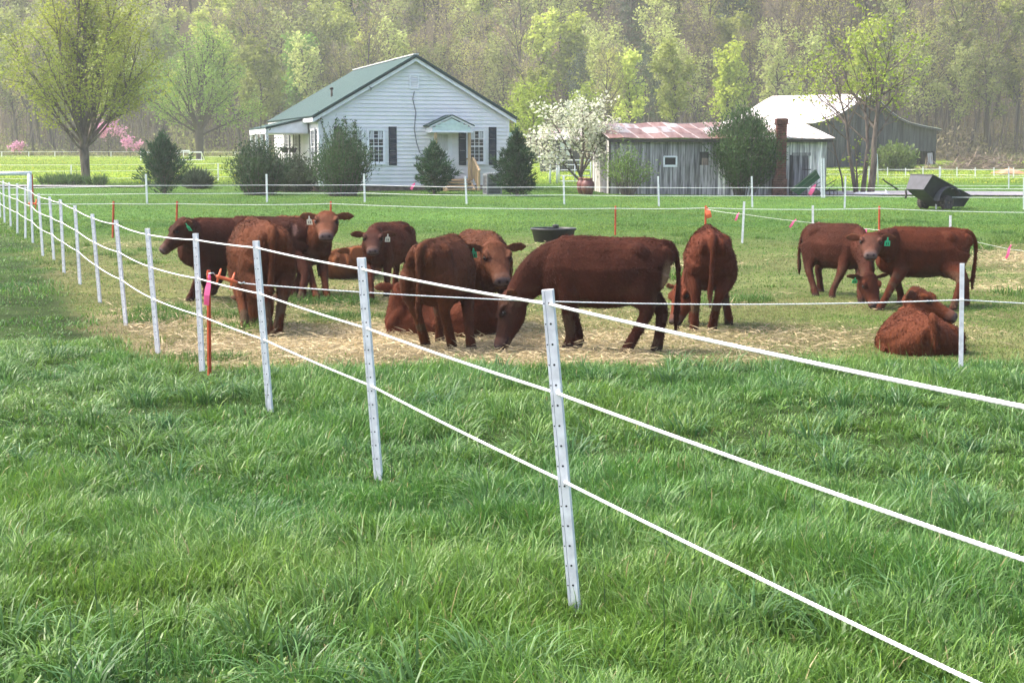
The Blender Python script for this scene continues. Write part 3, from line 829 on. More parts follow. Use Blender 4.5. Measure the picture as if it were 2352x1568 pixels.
# right group
cow('dark cow grazing with its head down behind the front legs of another cow', gp(1921, 681), R(-58), wp(1992, 640, 20.3), wp(2008, 690, 20.1), .90, DK, tagc='tag_green', tag_side=-1,
    feet={'hr': gp(1873, 683), 'fr': gp(1911, 688), 'fl': gp(1977, 696)}, tail=[(-0.6, 0, 1.1), (-0.7, -0.02, 1.05), (-0.73, -0.1, 0.9), (-0.74, -0.14, 0.66), (-0.73, -0.14, 0.45), (-0.73, -0.14, 0.3)])
cow('red cow standing side-on and looking at the camera with a green ear tag', gp(2112, 704), R(184), wp(2000.5, 553, 19.4), wp(1999.5, 590, 18.95), .93, RD, face=(.10, .042, .028), tagc='tag_green', tag_side=1,
    feet={'fl': gp(2022, 714), 'fr': gp(2068, 700), 'hl': gp(2187, 716), 'hr': gp(2216, 706)}, neck_lead=.02, tail=[(-0.6, 0, 1.1), (-0.72, 0, 1.07), (-0.8, 0, 0.92), (-0.8, 0, 0.66), (-0.78, 0, 0.44), (-0.77, 0, 0.24)])
cow('red cow lying down with its rump to the camera by the white rope post', gp(2106, 800), R(87), wp(2098, 683, 16.35), wp(2150, 707, 16.25), 1.02, (.086, .0255, .0112), lying=True, lie=-.76, fat=1.2, tail=[(-0.62, 0, 0.42), (-0.69, -0.01, 0.38), (-0.72, -0.02, 0.25), (-0.72, -0.03, 0.1)])
# ------------------------------------------------------------------ house
HX0, HY0 = -8.6, 68.6
HZ = gz(HX0 + 3, HY0 + 3) - .05
house = thing('farmhouse', 'white clapboard farmhouse with a green gable roof and a side porch', 'house', (HX0, HY0, HZ), R(17))
HW, HL, FZ, EZ, RZ = 8.8, 13.7, .28, 3.42, 5.98
def hx(px): return (px - 737) * HW / 430.0
def hz(py): return (441 - py) / 50.0
rd = random.Random(5)
def clap(mb, x0, x1, z0, z1, top, axis='x', y=0, face=-1, st=.175, holes=()):
    """lapped boards on a wall; top(x-range) limits each course under a gable"""
    z = z0
    while z < z1 - .01:
        zt = min(z + st, z1)
        a, b = top(z, zt, x0, x1)
        t = 1 - .06 * rd.random(); tn = (t, t, t)
        spans = [(a, b)]
        for h0, h1, hz0, hz1 in holes:
            if zt > hz0 + .02 and z < hz1 - .02:
                ns = []
                for p, q in spans:
                    if h1 <= p or h0 >= q: ns.append((p, q)); continue
                    if h0 > p: ns.append((p, h0))
                    if h1 < q: ns.append((h1, q))
                spans = ns
        for p, q in spans:
            if q - p < .02: continue
            e0, e1 = .045 * face, .004 * face
            vs = [(p, y + e0, z), (q, y + e0, z), (q, y + e1, zt), (p, y + e1, zt), (p, y, z), (q, y, z)]
            if axis == 'y': vs = [(v[1], v[0], v[2]) for v in vs]
            mb.add(vs, [(0, 1, 2, 3), (4, 5, 1, 0)], 0, tn)
        z = zt
def gable_top(z, zt, x0, x1):
    if zt <= EZ: return x0, x1
    k = (min(zt, RZ) - EZ) / (RZ - EZ) * HW / 2
    return x0 + k, x1 - k
w = MB()
w.prism([(0.005, .005, FZ), (HW - .005, .005, FZ), (HW - .005, .005, EZ), (HW / 2, .005, RZ - .02), (0.005, .005, EZ)], (0, HL - .01, 0), 0)
clap(w, 0, HW, FZ, RZ - .1, gable_top)
clap(w, 0, HL, FZ, EZ, lambda z, zt, a, b: (a, b), 'y', 0, -1)
for x in (0, HW): w.box((x - .05, -.045, FZ), (x + .05, .05, EZ), 0)
w.build('wall', [M['siding']], house)
MB().box((.02, .02, -.3), (HW - .02, HL - .02, FZ)).build('foundation', [M['concrete']], house)
# roof
def slab(mb, p0, p1, p2, p3, th, mi=0):
    P = [np.array(p, float) for p in (p0, p1, p2, p3)]
    n = nrm(np.cross(P[1] - P[0], P[3] - P[0]))
    mb.prism(P, -n * th, mi)
OVX, OVY = .32, .28
def roof_pair(mb, x0, x1, y0, y1, ez, rz, th=.09, mi=0):
    xm = (x0 + x1) / 2
    slab(mb, (x0, y0, ez), (xm, y0, rz), (xm, y1, rz), (x0, y1, ez), -th, mi)
    slab(mb, (xm, y0, rz), (x1, y0, ez), (x1, y1, ez), (xm, y1, rz), -th, mi)
sl = (RZ - EZ) / (HW / 2)
rf = MB(); roof_pair(rf, -OVX, HW + OVX, -OVY, HL + OVY, EZ - OVX * sl + .08, RZ + .08)
roof = rf.build('roof', [M['roof_green']], house)
t = MB()
for q in (0, 1):
    xa, xb = (-OVX, HW / 2) if q == 0 else (HW + OVX, HW / 2)
    za, zb = EZ - OVX * sl + .07, RZ + .07
    t.prism([(xa, -OVY - .02, za - .04), (xb, -OVY - .02, zb - .04), (xb, -OVY - .02, zb + .06), (xa, -OVY - .02, za + .06)], (0, .05, 0), 1)
    t.prism([(xa, -OVY + .034, za - .2), (xb, -OVY + .034, zb - .2), (xb, -OVY + .034, zb - .02), (xa, -OVY + .034, za - .02)], (0, .03, 0), 0)
t.box((HW / 2 - .12, -OVY, RZ + .165), (HW / 2 + .12, HL + OVY, RZ + .20), 0)
t.box((-OVX - .02, -OVY + .07, EZ - OVX * sl - .10), (-OVX + .03, HL, EZ - OVX * sl + .06), 0)
t.box((-OVX, 0, EZ - OVX * sl - .12), (0, HL, EZ - OVX * sl - .10), 0)
t.build('roof_trim', [M['white'], M['dkgreen']], roof)
v = MB(); v.tube([(1.35, 4.2, 3.9), (1.35, 4.2, 4.75)], .05); v.lathe([(.09, 4.72), (.09, 4.8), (.03, 4.83)], 10, c=(1.35, 4.2, 0))
v.build('vent_pipe', [M['iron']], roof, True)
def window(parent, x0, x1, z0, z1, y=-.03, curtain=True):
    f = MB(); tw = .1
    f.box((x0 - tw, y - .05, z1), (x1 + tw, y, z1 + tw + .02)); f.box((x0 - tw, y - .05, z0 - tw), (x1 + tw, y, z0)); f.box((x0 - tw - .04, y - .1, z0 - tw - .04), (x1 + tw + .04, y, z0 - tw - .002))
    f.box((x0 - tw, y - .05, z0), (x0, y, z1)); f.box((x1, y - .05, z0), (x1 + tw, y, z1))
    zm = (z0 + z1) / 2
    f.box((x0, y - .036, zm - .028), (x1, y - .001, zm + .028))
    for q in (1, 2):
        xx = x0 + (x1 - x0) * q / 3
        for za, zb in ((z0, zm - .028), (zm + .028, z1)): f.box((xx - .012, y - .03, za), (xx + .012, y - .003, zb))
    for a, b in ((z0, zm - .028), (zm + .028, z1)):
        for q in range(3):
            xa, xb = x0 + (x1 - x0) * q / 3 + .012 * (q > 0), x0 + (x1 - x0) * (q + 1) / 3 - .012 * (q < 2)
            f.box((xa, y - .028, (a + b) / 2 - .012), (xb, y - .005, (a + b) / 2 + .012))
    fo = f.build('window', [M['white']], parent)
    g = MB(); g.box((x0, y - .012, z0), (x1, y - .004, z1), 0)
    g.build('pane', [M['glass']], fo)
    if curtain:
        c = MB()
        c.box((x0 + .03, y - .0155, zm + .3), (x0 + .2, y - .013, z1 - .02)); c.build('curtain', [M['curtain']], fo)
        c = MB(); c.box((x1 - .2, y - .0155, zm + .3), (x1 - .03, y - .013, z1 - .02)); c.build('curtain', [M['curtain']], fo)
    return fo
def shutter(parent, x0, x1, z0, z1, y=-.03):
    s = MB(); s.box((x0, y - .03, z0), (x0 + .05, y, z1)); s.box((x1 - .05, y - .03, z0), (x1, y, z1))
    for za, zb in ((z0, z0 + .07), (z1 - .07, z1), ((z0 + z1) / 2 - .035, (z0 + z1) / 2 + .035)): s.box((x0 + .05, y - .03, za), (x1 - .05, y, zb))
    s.box((x0 + .05, y - .012, z0 + .07), (x1 - .05, y - .004, z1 - .07))
    n = int((z1 - z0) / .07)
    for k in range(n):
        z = z0 + .08 + (z1 - z0 - .16) * k / n
        s.add([(x0 + .05, y - .026, z), (x1 - .05, y - .026, z), (x1 - .05, y - .013, z + .05), (x0 + .05, y - .013, z + .05)], [(0, 1, 2, 3)])
    s.build('shutter', [M['shutter']], parent)
for a, b in ((801, 830), (847, 878), (1078, 1108)): window(house, hx(a), hx(b), hz(373), hz(304))
for a, b in ((769, 787), (891, 909), (1051, 1068), (1121, 1139)): shutter(house, hx(a), hx(b), hz(381.5), hz(294.5))
# gable louvre
gv = MB(); x0, x1, z0, z1 = hx(942), hx(958), hz(207), hz(181)
gv.box((x0 - .06, -.07, z0 - .06), (x0, -.03, z1 + .06)); gv.box((x1, -.07, z0 - .06), (x1 + .06, -.03, z1 + .06)); gv.box((x0, -.07, z1), (x1, -.03, z1 + .06)); gv.box((x0, -.07, z0 - .06), (x1, -.03, z0))
for k in range(7):
    z = z0 + (z1 - z0) * k / 7
    gv.add([(x0, -.066, z), (x1, -.066, z), (x1, -.032, z + .07), (x0, -.032, z + .07)], [(0, 1, 2, 3)], 1)
gv.build('gable_vent', [M['white'], M['siding']], house)
# electric service
el = MB()
pts = [(hx(950), -.05, hz(215)), (hx(946), -.05, hz(232)), (hx(953), -.05, hz(262)), (hx(949), -.05, hz(300)), (hx(954), -.05, hz(330)), (hx(961), -.05, hz(352)), (hx(971), -.05, hz(362))]
el.tube(pts, .022, 6); el.build('service_cable', [M['acmetal']], house, True); el = MB(); el.tube([(hx(973), -.06, hz(375)), (hx(975), -.06, hz(432))], .03, 6); el.build('service_conduit', [M['acmetal']], house, True)
el = MB(); el.tube([(hx(852), -.06, hz(214)), (hx(851), -.25, hz(209)), (hx(846), -.3, hz(207))], .02, 6)
el.build('cable_loop', [M['acmetal']], house, True)
me_ = MB(); me_.lathe([(.2, -.06), (.2, -.14), (.16, -.15), (.16, -.24), (.10, -.27)], 18, c=(hx(972), 0, hz(368)), ax='y'); me_.box((hx(964), -.13, hz(378)), (hx(980), -.03, hz(370)))
me_.build('electric_meter', [M['acmetal']], house, True)
# back door with its hood
d = MB()
x0, x1, zt = hx(996), hx(1031), hz(306)
d.box((x0, -.05, .62), (x1, -.03, zt), 0); d.box((x0 - .1, -.07, .62), (x0, -.03, zt + .1), 0); d.box((x1, -.07, .62), (x1 + .1, -.03, zt + .1), 0); d.box((x0, -.07, zt), (x1, -.03, zt + .1), 0)
d.box((x0 + .1, -.062, 1.85), (x1 - .1, -.051, zt - .12), 2); d.box((x0 + .1, -.058, .75), (x1 - .1, -.051, 1.72), 1)
door = d.build('door', [M['white'], M['siding'], M['curtain']], house)
hd_ = MB(); hd_.lathe([(.02, -.05), (.02, -.09), (.035, -.10), (.035, -.13), (.01, -.14)], 10, c=(x1 - .07, 0, 1.6), ax='y'); hd_.build('door_handle', [M['steel']], door, True)
h0, h1, hy = hx(971), hx(1071), -1.15
pk = (h0 + h1) / 2; ze, za = hz(294), hz(270)
hd2 = MB(); roof_pair(hd2, h0 - .02, h1 + .02, hy - .06, -.02, ze, za, .05)
hood = hd2.build('door_hood', [M['roof_green']], house)
f = MB()
f.add([(h0 + .12, hy + .02, hz(306)), (h1 - .12, hy + .02, hz(306)), (h1 - .12, hy + .02, hz(299)), (pk, hy + .02, za - .12), (h0 + .12, hy + .02, hz(299))], [(0, 1, 2, 3, 4)], 1)
for k in range(4):
    z = hz(306) + .11 * k; e = max(.1, .12 + (.11 * k - .14) * 1.9) if k > 1 else .13
    f.box((h0 + e, hy - .0, z), (h1 - e, hy + .016, z + .09), 1)
for xa, xb in ((h0, pk), (h1, pk)):
    f.prism([(xa, hy - .03, ze - .08), (xb, hy - .03, za - .08), (xb, hy - .03, za + .05), (xa, hy - .03, ze + .05)], (0, .04, 0), 0)
f.box((h0 + .03, hy - .05, hz(308)), (h1 - .03, hy + .01, hz(305)), 0); f.box((h0 + .1, hy, hz(308)), (h0 + .16, -.03, ze - .06), 0); f.box((h1 - .16, hy, hz(308)), (h1 - .1, -.03, ze - .06), 0)
f.build('pediment', [M['white'], M['mint']], hood)
for x in (h0 + .3, h1 - .18):
    MB().box((x - .06, hy + .05, .2), (x + .06, hy + .17, hz(308))).build('hood_post', [M['lumber']], house)
s = MB(); s.box((h0 + .2, hy + .0, .50), (h1 - .05, -.03, .58))
for k in range(3): s.box((h0 + .55, hy - .28 * (k + 1), .40 - .15 * k), (h1 - .12, hy - .28 * k, .45 - .15 * k))
for x in (h0 + .58, h1 - .2): s.prism([(x, hy - .84, 0), (x, hy, 0), (x, hy, .5), (x, hy - .3, .38), (x, hy - .84, .08)], (.05, 0, 0))
s.build('steps', [M['lumber']], house)
rl = MB(); xr = h1 - .02
rl.box((xr - .05, hy - .95, -.05), (xr + .05, hy - .85, .95)); rl.box((xr - .045, hy - .02, .58), (xr + .045, hy + .07, 1.5))
rl.prism([(xr - .05, hy - .98, .93), (xr - .05, hy + .05, 1.5), (xr - .05, hy + .05, 1.56), (xr - .05, hy - .98, .99)], (.1, 0, 0))
for k in range(4): rl.box((xr - .02, hy - .75 + .18 * k, .2 + .1 * k), (xr + .02, hy - .71 + .18 * k, .95 + .1 * k))
for k in range(4): rl.box((xr - .02, hy + .25 + .2 * k, .58), (xr + .02, hy + .29 + .2 * k, 1.45))
rl.box((xr - .04, hy + .075, 1.45), (xr + .04, -.03, 1.51))
rl.build('handrail', [M['lumber']], house)
# side wall windows, porch
def side_window(y0, y1):
    z0, z1 = 1.3, 2.75; f = MB(); x = -.03
    for a, b, c_, d_ in ((y0 - .1, y1 + .1, z1, z1 + .12), (y0 - .1, y1 + .1, z0 - .1, z0), (y0 - .1, y0, z0, z1), (y1, y1 + .1, z0, z1)): f.box((x - .05, a, c_), (x, b, d_))
    f.box((x - .036, y0, 2.0), (x - .001, y1, 2.06)); f.box((x - .03, (y0 + y1) / 2 - .015, z0), (x - .003, (y0 + y1) / 2 + .015, 2.0)); f.box((x - .03, (y0 + y1) / 2 - .015, 2.06), (x - .003, (y0 + y1) / 2 + .015, z1))
    fo = f.build('window', [M['white']], house); MB().box((x - .012, y0, z0), (x - .004, y1, z1)).build('pane', [M['glass']], fo)
    for a, b in ((y0 - .5, y0 - .12), (y1 + .12, y1 + .5)): MB().box((x - .035, a, z0 - .05), (x, b, z1 + .05)).build('shutter', [M['shutter']], house)
side_window(.95, 1.8); side_window(5.6, 6.5); side_window(8.6, 9.5)
PY0, PY1, PX = 2.6, 8.0, -1.78
pr = MB(); slab(pr, (PX - .25, PY0 - .2, 2.84), (-.28, PY0 - .2, 3.26), (-.28, PY1 + .2, 3.26), (PX - .25, PY1 + .2, 2.84), -.08)
proof = pr.build('porch_roof', [M['roof_green']], house)
pt = MB()
pt.prism([(PX - .27, PY0 - .16, 2.66), (-.1, PY0 - .16, 2.66), (-.1, PY0 - .16, 3.26), (PX - .27, PY0 - .16, 2.85)], (0, .1, 0), 0)
pt.prism([(PX - .27, PY0 - .23, 2.82), (-.28, PY0 - .23, 3.25), (-.28, PY0 - .23, 3.35), (PX - .27, PY0 - .23, 2.93)], (0, .04, 0), 1)
pt.box((PX - .27, PY0 - .05, 2.62), (PX - .12, PY1 + .1, 2.84), 0)
pt.box((PX - .1, PY0 - .05, 2.62), (-.03, PY1, 2.66), 0)
pt.build('porch_beam', [M['white'], M['dkgreen']], house)
for k in range(4):
    y = PY0 - .04 + (PY1 - PY0) * k / 3
    MB().box((PX - .25, y, .35), (PX - .12, y + .13, 2.62)).build('porch_post', [M['white']], house)
MB().box((PX - .25, PY0 - .1, .0), (-.03, PY1 + .1, .34)).build('porch_floor', [M['concrete']], house)
for k, (a, b) in enumerate(((-1.05, 3.6), (-.6, 3.6), (-.85, 4.4))):
    hp = MB(); hp.tube([(a, b, 2.62), (a, b, 1.95)], .01, 5, 1); hp.lathe([(.09, 1.75), (.17, 1.95), (.19, 1.97), (.15, 1.98)], 12, c=(a, b, 0), mi=1)
    for j in range(60):
        an = rd.random() * 6.28; r = rd.random() * .26; z = 1.9 + rd.random() * .25
        p = np.array([a + r * math.cos(an), b + r * math.sin(an), z]); q = p + np.array([.06 * math.cos(an), .06 * math.sin(an), .05 - .1 * rd.random()]); s_ = np.array([-.03 * math.sin(an), .03 * math.cos(an), 0])
        hp.add([p, p + s_ + (q - p) * .5, q, p - s_ + (q - p) * .5], [(0, 1, 2, 3)], 0, (.05, .07, .03))
    hp.build('hanging_basket', [M['leaf'], M['iron']], house)
# lean-to box on the far side wall
e = MB(); e.box((HW + .03, 1.0, .3), (HW + .6, 3.2, 2.7)); e.build('side_entry', [M['mint']], house)

# ------------------------------------------------------------------ plank shed
SZ = gz(8, 66) - .05
shed = thing('plank_shed', 'long weathered grey plank shed with a rusty tin roof and brick chimney', 'shed', (4.24, 66, SZ))
SC = 3500 / 66.0
def sx(px): return (px - 1401) / SC
def sz(py): return (444.5 - py) / SC
SWL, SD = sx(1894), 4.2
holes = [(sx(1522), sx(1552), sz(376), sz(354)), (sx(1609), sx(1626), sz(374), sz(344)), (sx(1815), sx(1853), 0, sz(351))]
def planks(mb, x0, x1, z0, ztop, y, th, rnd, wd=.19, holes=(), paint=None, side=None):
    x = x0
    while x < x1 - .02:
        w_ = min(wd * (.75 + .5 * rnd.random()), x1 - x)
        g = .62 + .6 * rnd.random()
        tn = (g, g * 1.0, g * 1.02)
        if paint and rnd.random() < paint(x): k = 1.2 + 1.3 * rnd.random(); tn = (min(2.3, g * k * 1.4), min(2.3, g * k * 1.4), min(2.2, g * k * 1.32))
        zt = ztop(x + w_ / 2)
        spans = [(z0 - .05 * rnd.random(), zt)]
        for h0, h1, a, b in holes:
            if x + w_ > h0 + .04 and x < h1 - .04:
                ns = []
                for p, q in spans:
                    if a > p: ns.append((p, a))
                    if b < q: ns.append((b, q))
                spans = ns
        off = .012 * rnd.random()
        for p, q in spans:
            if q - p < .03: continue
            if side is None: mb.box((x + .004, y - th - off, p), (x + w_ - .006, y - off, q), 0, tn)
            else:
                a_, b_ = side(x + .004), side(x + w_ - .006)
                mb.prism([(a_[0], a_[1], p), (b_[0], b_[1], p), (b_[0], b_[1], q), (a_[0], a_[1], q)], (-th, 0, 0), 0, tn)
        x += w_
r2 = random.Random(11)
sw = MB()
def ftop(x): return sz(318) + .02 * math.sin(x * 1.3)
planks(sw, 0, SWL, -.05, ftop, 0, .025, r2, .19, holes, lambda x: .95 if x > sx(1790) else (.55 if x > sx(1640) else .10))
sidef = lambda s_: (-.55 * s_ / SD * 1.0, s_)
planks(sw, .03, SD, -.05, lambda s_: sz(318) + (sz(284) * 1.06 - sz(318)) * s_ / SD - .1, 0, .025, r2, .2, (), lambda x: .5, sidef)
sw.add([(0.01, .03, -.1), (SWL - .01, .03, -.1), (SWL - .01, .03, sz(319)), (.01, .03, sz(319))], [(0, 1, 2, 3)], 0, (.25, .25, .25))
sw.box((SWL - .03, .03, -.1), (SWL, SD, sz(319)), 0, (.8, .8, .8))
sw.add([(0, SD, -.1), (SWL, SD, -.1), (SWL, SD, sz(319)), (-.5, SD, sz(319))], [(0, 1, 2, 3)], 0, (.4, .4, .4))
sw.box((-.08, -.05, -.1), (0.0, .03, sz(320)), 0, (.35, .33, .3))
sw.build('wall', [M['wood_grey']], shed)
rf = MB(); n = 15
for k in range(n):
    xa, xb = -.1 + (SWL + .35) * k / n, -.1 + (SWL + .35) * (k + 1) / n + .02
    u = (k + .5) / n
    g = (.75 + .45 * r2.random()) * (1.0 + .75 * sstep(.45, .75, u))
    rr = .0 if u > .62 else r2.random() * .35
    tn = tuple(np.array([1, 1 - rr * .5, 1 - rr * .6]) * g)
    wz = .05 * math.sin(k * 1.7); wz2 = .05 * math.sin((k + 1) * 1.7)
    sh0, sh1 = -.55, -.55
    f0, f1 = (xa, -.34, sz(313) + wz * .5), (xb, -.34, sz(313) + wz2 * .5)
    b0, b1 = (xa + sh0, SD * .98, sz(285) * 1.06 + wz), (xb + sh1, SD * .98, sz(285) * 1.06 + wz2)
    f0, f1, b0, b1 = (np.array(q_) for q_ in (f0, f1, b0, b1))
    cuts = [0, .30 + .05 * r2.random(), .66 + .06 * r2.random(), 1]
    for c0, c1 in zip(cuts[:-1], cuts[1:]):
        rust = r2.random() < (.15 if u > .6 else (.85 if c0 == 0 else .42))
        gg = .75 + .5 * r2.random()
        tn = tuple(np.array((.40, .24, .20) if rust else (.62, .60, .60)) * gg) if u < .6 else tuple(np.array((1.5, 1.42, 1.36) if not rust else (1.2, .95, .88)) * (.85 + .3 * r2.random()))
        lift_ = np.array([0, 0, .006 * (c0 > 0)])
        slab(rf, f0 + (b0 - f0) * c0 + lift_, f1 + (b1 - f1) * c0 + lift_, f1 + (b1 - f1) * c1 + lift_, f0 + (b0 - f0) * c1 + lift_, .02, 0)
        rf.t[-8:] = [tn] * 8
    rf.tube([f0, b0], .02, 5, 0, (.75, .68, .66))
slab(rf, (-.7, SD * .98, sz(285) * 1.06), (SWL - .3, SD * .98, sz(285) * 1.06), (SWL - .3, SD * 1.9, sz(315)), (-.7, SD * 1.9, sz(315)), .02)
rf.build('roof', [M['tin_rust']], shed)
MB().box((-.1, -.30, sz(319) - .06), (SWL + .2, -.26, sz(315.5))).build('eave_board', [M['iron']], shed)
wf = MB(); x0, x1, z0, z1 = holes[0]
for a, b, c_, d_ in ((x0, x1, z1 - .05, z1 + .02), (x0 - .02, x1 + .02, z0 - .04, z0 + .05), (x0 - .02, x0 + .05, z0, z1), (x1 - .05, x1 + .02, z0, z1)): wf.box((a, -.06, c_), (b, -.01, d_))
wfo = wf.build('window', [M['white']], shed); MB().box((x0 + .05, .0, z0 + .05), (x1 - .05, .01, z1 - .05)).build('pane', [M['hole']], wfo)
x0, x1, z0, z1 = holes[1]
bw = MB(); bw.box((x0, -.02, z0), (x1, -.0, (z0 + z1) / 2 + .02), 0, (.62, .5, .44)); bw.box((x0, -.01, (z0 + z1) / 2 + .022), (x1, .01, z1), 0, (.2, .2, .2)); bw.build('boarded_window', [M['wood_grey']], shed)
x0, x1, z0, z1 = holes[2]
dd = MB()
for k in range(5):
    g = .55 + .3 * r2.random(); dd.box((x0 + .05 + k * (x1 - x0 - .1) / 5, -.045, .08), (x0 + .043 + (k + 1) * (x1 - x0 - .1) / 5, -.01, z1 - .04), 0, (g, g, g * 1.05))
sdoor = dd.build('door', [M['wood_grey']], shed)
MB().box((x1 - .28, -.062, sz(385)), (x1 + .1, -.046, sz(383))).build('door_latch', [M['iron']], sdoor)
MB().box((x0 - .02, -.05, z1 - .035), (x1 + .08, -.008, z1 + .1), 0, (1.1, 1.1, 1.05)).build('door_lintel', [M['wood_grey']], shed)
# brick chimney, course by course
ch = MB(); xa, xb = sx(1775), sx(1797.5); xm = (xa + xb) / 2
z = 0.0; k = 0; ztop = sz(273)
while z < ztop:
    wide = .12 if z < sz(405) else (0.05 if z < sz(400) else 0)
    cap_ = .04 if z > ztop - .2 else 0
    x0, x1 = xa - wide - cap_, xb + wide * .4 + cap_; y0, y1 = -.50 - cap_, -.05 + cap_
    nb = 2 if k % 2 == 0 else 3
    ed = np.linspace(x0, x1, nb + 1) if nb == 2 else np.array([x0, x0 + (x1 - x0) * .25, x0 + (x1 - x0) * .75, x1])
    for a, b in zip(ed[:-1], ed[1:]):
        g = .7 + .6 * r2.random(); rr = (g, g * (.85 + .3 * r2.random()), g) if z > sz(398) else (g * .9, g * 1.15, g * 1.2)
        ch.box((a + .006, y0, z), (b - .006, y1, z + .064), 0, rr)
    ch.box((x0 + .012, y0 + .012, z + .0645), (x1 - .012, y1 - .012, z + .0745), 1)
    z += .075; k += 1
M['brick_t'] = mat('brick', (.125, .045, .034), .9, noise=.4, nscale=11, use_tint=True, bump=.4)
M['mortar'] = mat('mortar', (.22, .17, .14), .95, noise=.2, nscale=12)
ch.box((xa + .02, -.46, z), (xb - .02, -.1, z + .02), 1)
ch.build('chimney', [M['brick_t'], M['mortar']], shed)

# ------------------------------------------------------------------ big barn
BZ = .72
PKP = np.array([30.0, 130.0])
gd = np.array([.66, .75]); gd /= np.linalg.norm(gd)        # along the gable
rdv = np.array([-gd[1], gd[0]])                            # along the ridge
barn = thing('tobacco_barn', 'big dark grey barn with a swept pale tin roof behind the trees', 'barn', (PKP[0], PKP[1], BZ), math.atan2(gd[1], gd[0]))
pk = 6.02; prof = [(-9.5, 3.45), (-8, 3.62), (-6.3, 3.95), (-4.8, 4.4), (-3, 5.0), (-1.5, 5.55), (0, pk), (1.6, 5.45), (3.2, 4.75), (5, 4.15), (7, 3.75), (9.5, 3.5), (13.2, 3.22)]
px_ = [p[0] for p in prof]; pz_ = [p[1] for p in prof]
BL = 9.0
r3 = random.Random(4); bw = MB()
x = -9.3
while x < 13.0:
    w_ = min(.30 * (.8 + .5 * r3.random()), 13.0 - x); g = .7 + .5 * r3.random()
    zb = -.3
    if 9.3 < x + w_ / 2 < 12.6: zb = 1.25 + .06 * r3.random()
    if abs(x + 1.6) < .3 or abs(x - 6.2) < .25: g *= .55
    a, b = np.interp([x, x + w_], px_, pz_) - .02
    bw.prism([(x + .006, 0, zb), (x + w_ - .008, 0, zb), (x + w_ - .008, 0, b), (x + .006, 0, a)], (0, .03 - .015 * r3.random(), 0), 0, (g, g, g * 1.03))
    x += w_
for a, b in ((-9.3, -9.25), (12.95, 13.0)): bw.box((a, .03, -.3), (b, BL, 3.2), 0, (.8, .8, .8))
bw.add([(9.0, 1.5, -.3), (12.9, 1.5, -.3), (12.9, 1.5, 2), (9.0, 1.5, 2)], [(0, 1, 2, 3)], 0, (.12, .12, .12))
bw.add([(-9.2, .06, -.3), (9.2, .06, -.3), (9.2, .06, 3.3), (0, .06, 5.9), (-9.2, .06, 3.3)], [(0, 1, 2, 3, 4)], 0, (.2, .2, .2))
bw.build('wall', [M['wood_dark']], barn)
rf = MB()
for (xa, za), (xb, zb) in zip(prof[:-1], prof[1:]):
    for k in range(6):
        g = .85 + .3 * r3.random()
        y0, y1 = -.35 + (BL + .7) * k / 6, -.35 + (BL + .7) * (k + 1) / 6
        pinch = 0
        slab(rf, (xa, y0, za + .05), (xb, y0, zb + .05), (xb, y1, zb + .05), (xa, y1, za + .05), -.04)
        rf.t[-8:] = [(g, g * (.96 + .06 * r3.random()), g * .97)] * 8
rf.build('roof', [M['tin_pale']], barn)
e = MB()
for (xa, za), (xb, zb) in zip(prof[:-1], prof[1:]): e.prism([(xa, -.38, za - .14), (xb, -.38, zb - .14), (xb, -.38, zb + .04), (xa, -.38, za + .04)], (0, .028, 0))
e.build('barge_board', [M['wood_dark']], barn)
dr = MB()
for x0, x1, z0, z1 in ((-5.4, -5.2, 0, 2.2), (-1.7, -1.55, 0, 2.4), (1.9, 2.05, 0, 2.3), (-1.55, 1.9, 2.3, 2.42)): dr.box((x0, -.04, z0), (x1, -.002, z1), 0, (.4, .4, .4))
dr.build('door_track', [M['wood_dark']], barn)
pn = MB(); pn.prism([(10.9, -.25, -.25), (12.2, -.2, -.25), (12.3, .0, 1.15), (11.3, -.05, 1.1)], (0, .05, 0), 0); pn.build('loose_sheet', [M['tin_rust']], barn)
# small outbuilding behind the dogwood
oz = gz(3.6, 112); OB = wp(1243, 357, 112)
out = thing('small_outbuilding', 'small grey outbuilding with a pale window behind the blossoming tree', 'shed', (OB[0], 112, oz))
o = MB(); r4 = random.Random(9)
planks(o, 0, 2.8, -.1, lambda x: 2.35, 0, .03, r4, .2, [(1.35, 2.15, .95, 2.2)]); planks(o, 0, 2.6, -.1, lambda s_: 2.3, 0, .03, r4, .2, (), None, lambda s_: (0, s_ + .05))
o.box((2.77, .03, -.1), (2.8, 2.6, 2.3), 0)
o.build('wall', [M['wood_dark']], out)
o = MB(); slab(o, (-.2, -.3, 2.3), (3.0, -.3, 2.3), (3.0, 1.3, 3.1), (-.2, 1.3, 3.1), -.04); slab(o, (-.2, 1.3, 3.1), (3.0, 1.3, 3.1), (3.0, 2.9, 2.3), (-.2, 2.9, 2.3), -.04); o.build('roof', [M['tin_rust']], out)
o = MB(); o.box((1.3, -.07, .9), (2.2, -.032, 2.25), 0); 
for xx in (1.38, 1.79): o.box((xx, -.085, .98), (xx + .33, -.071, 1.55), 1); o.box((xx, -.085, 1.63), (xx + .33, -.071, 2.17), 1)
o.build('window', [M['iron'], M['curtain']], out)

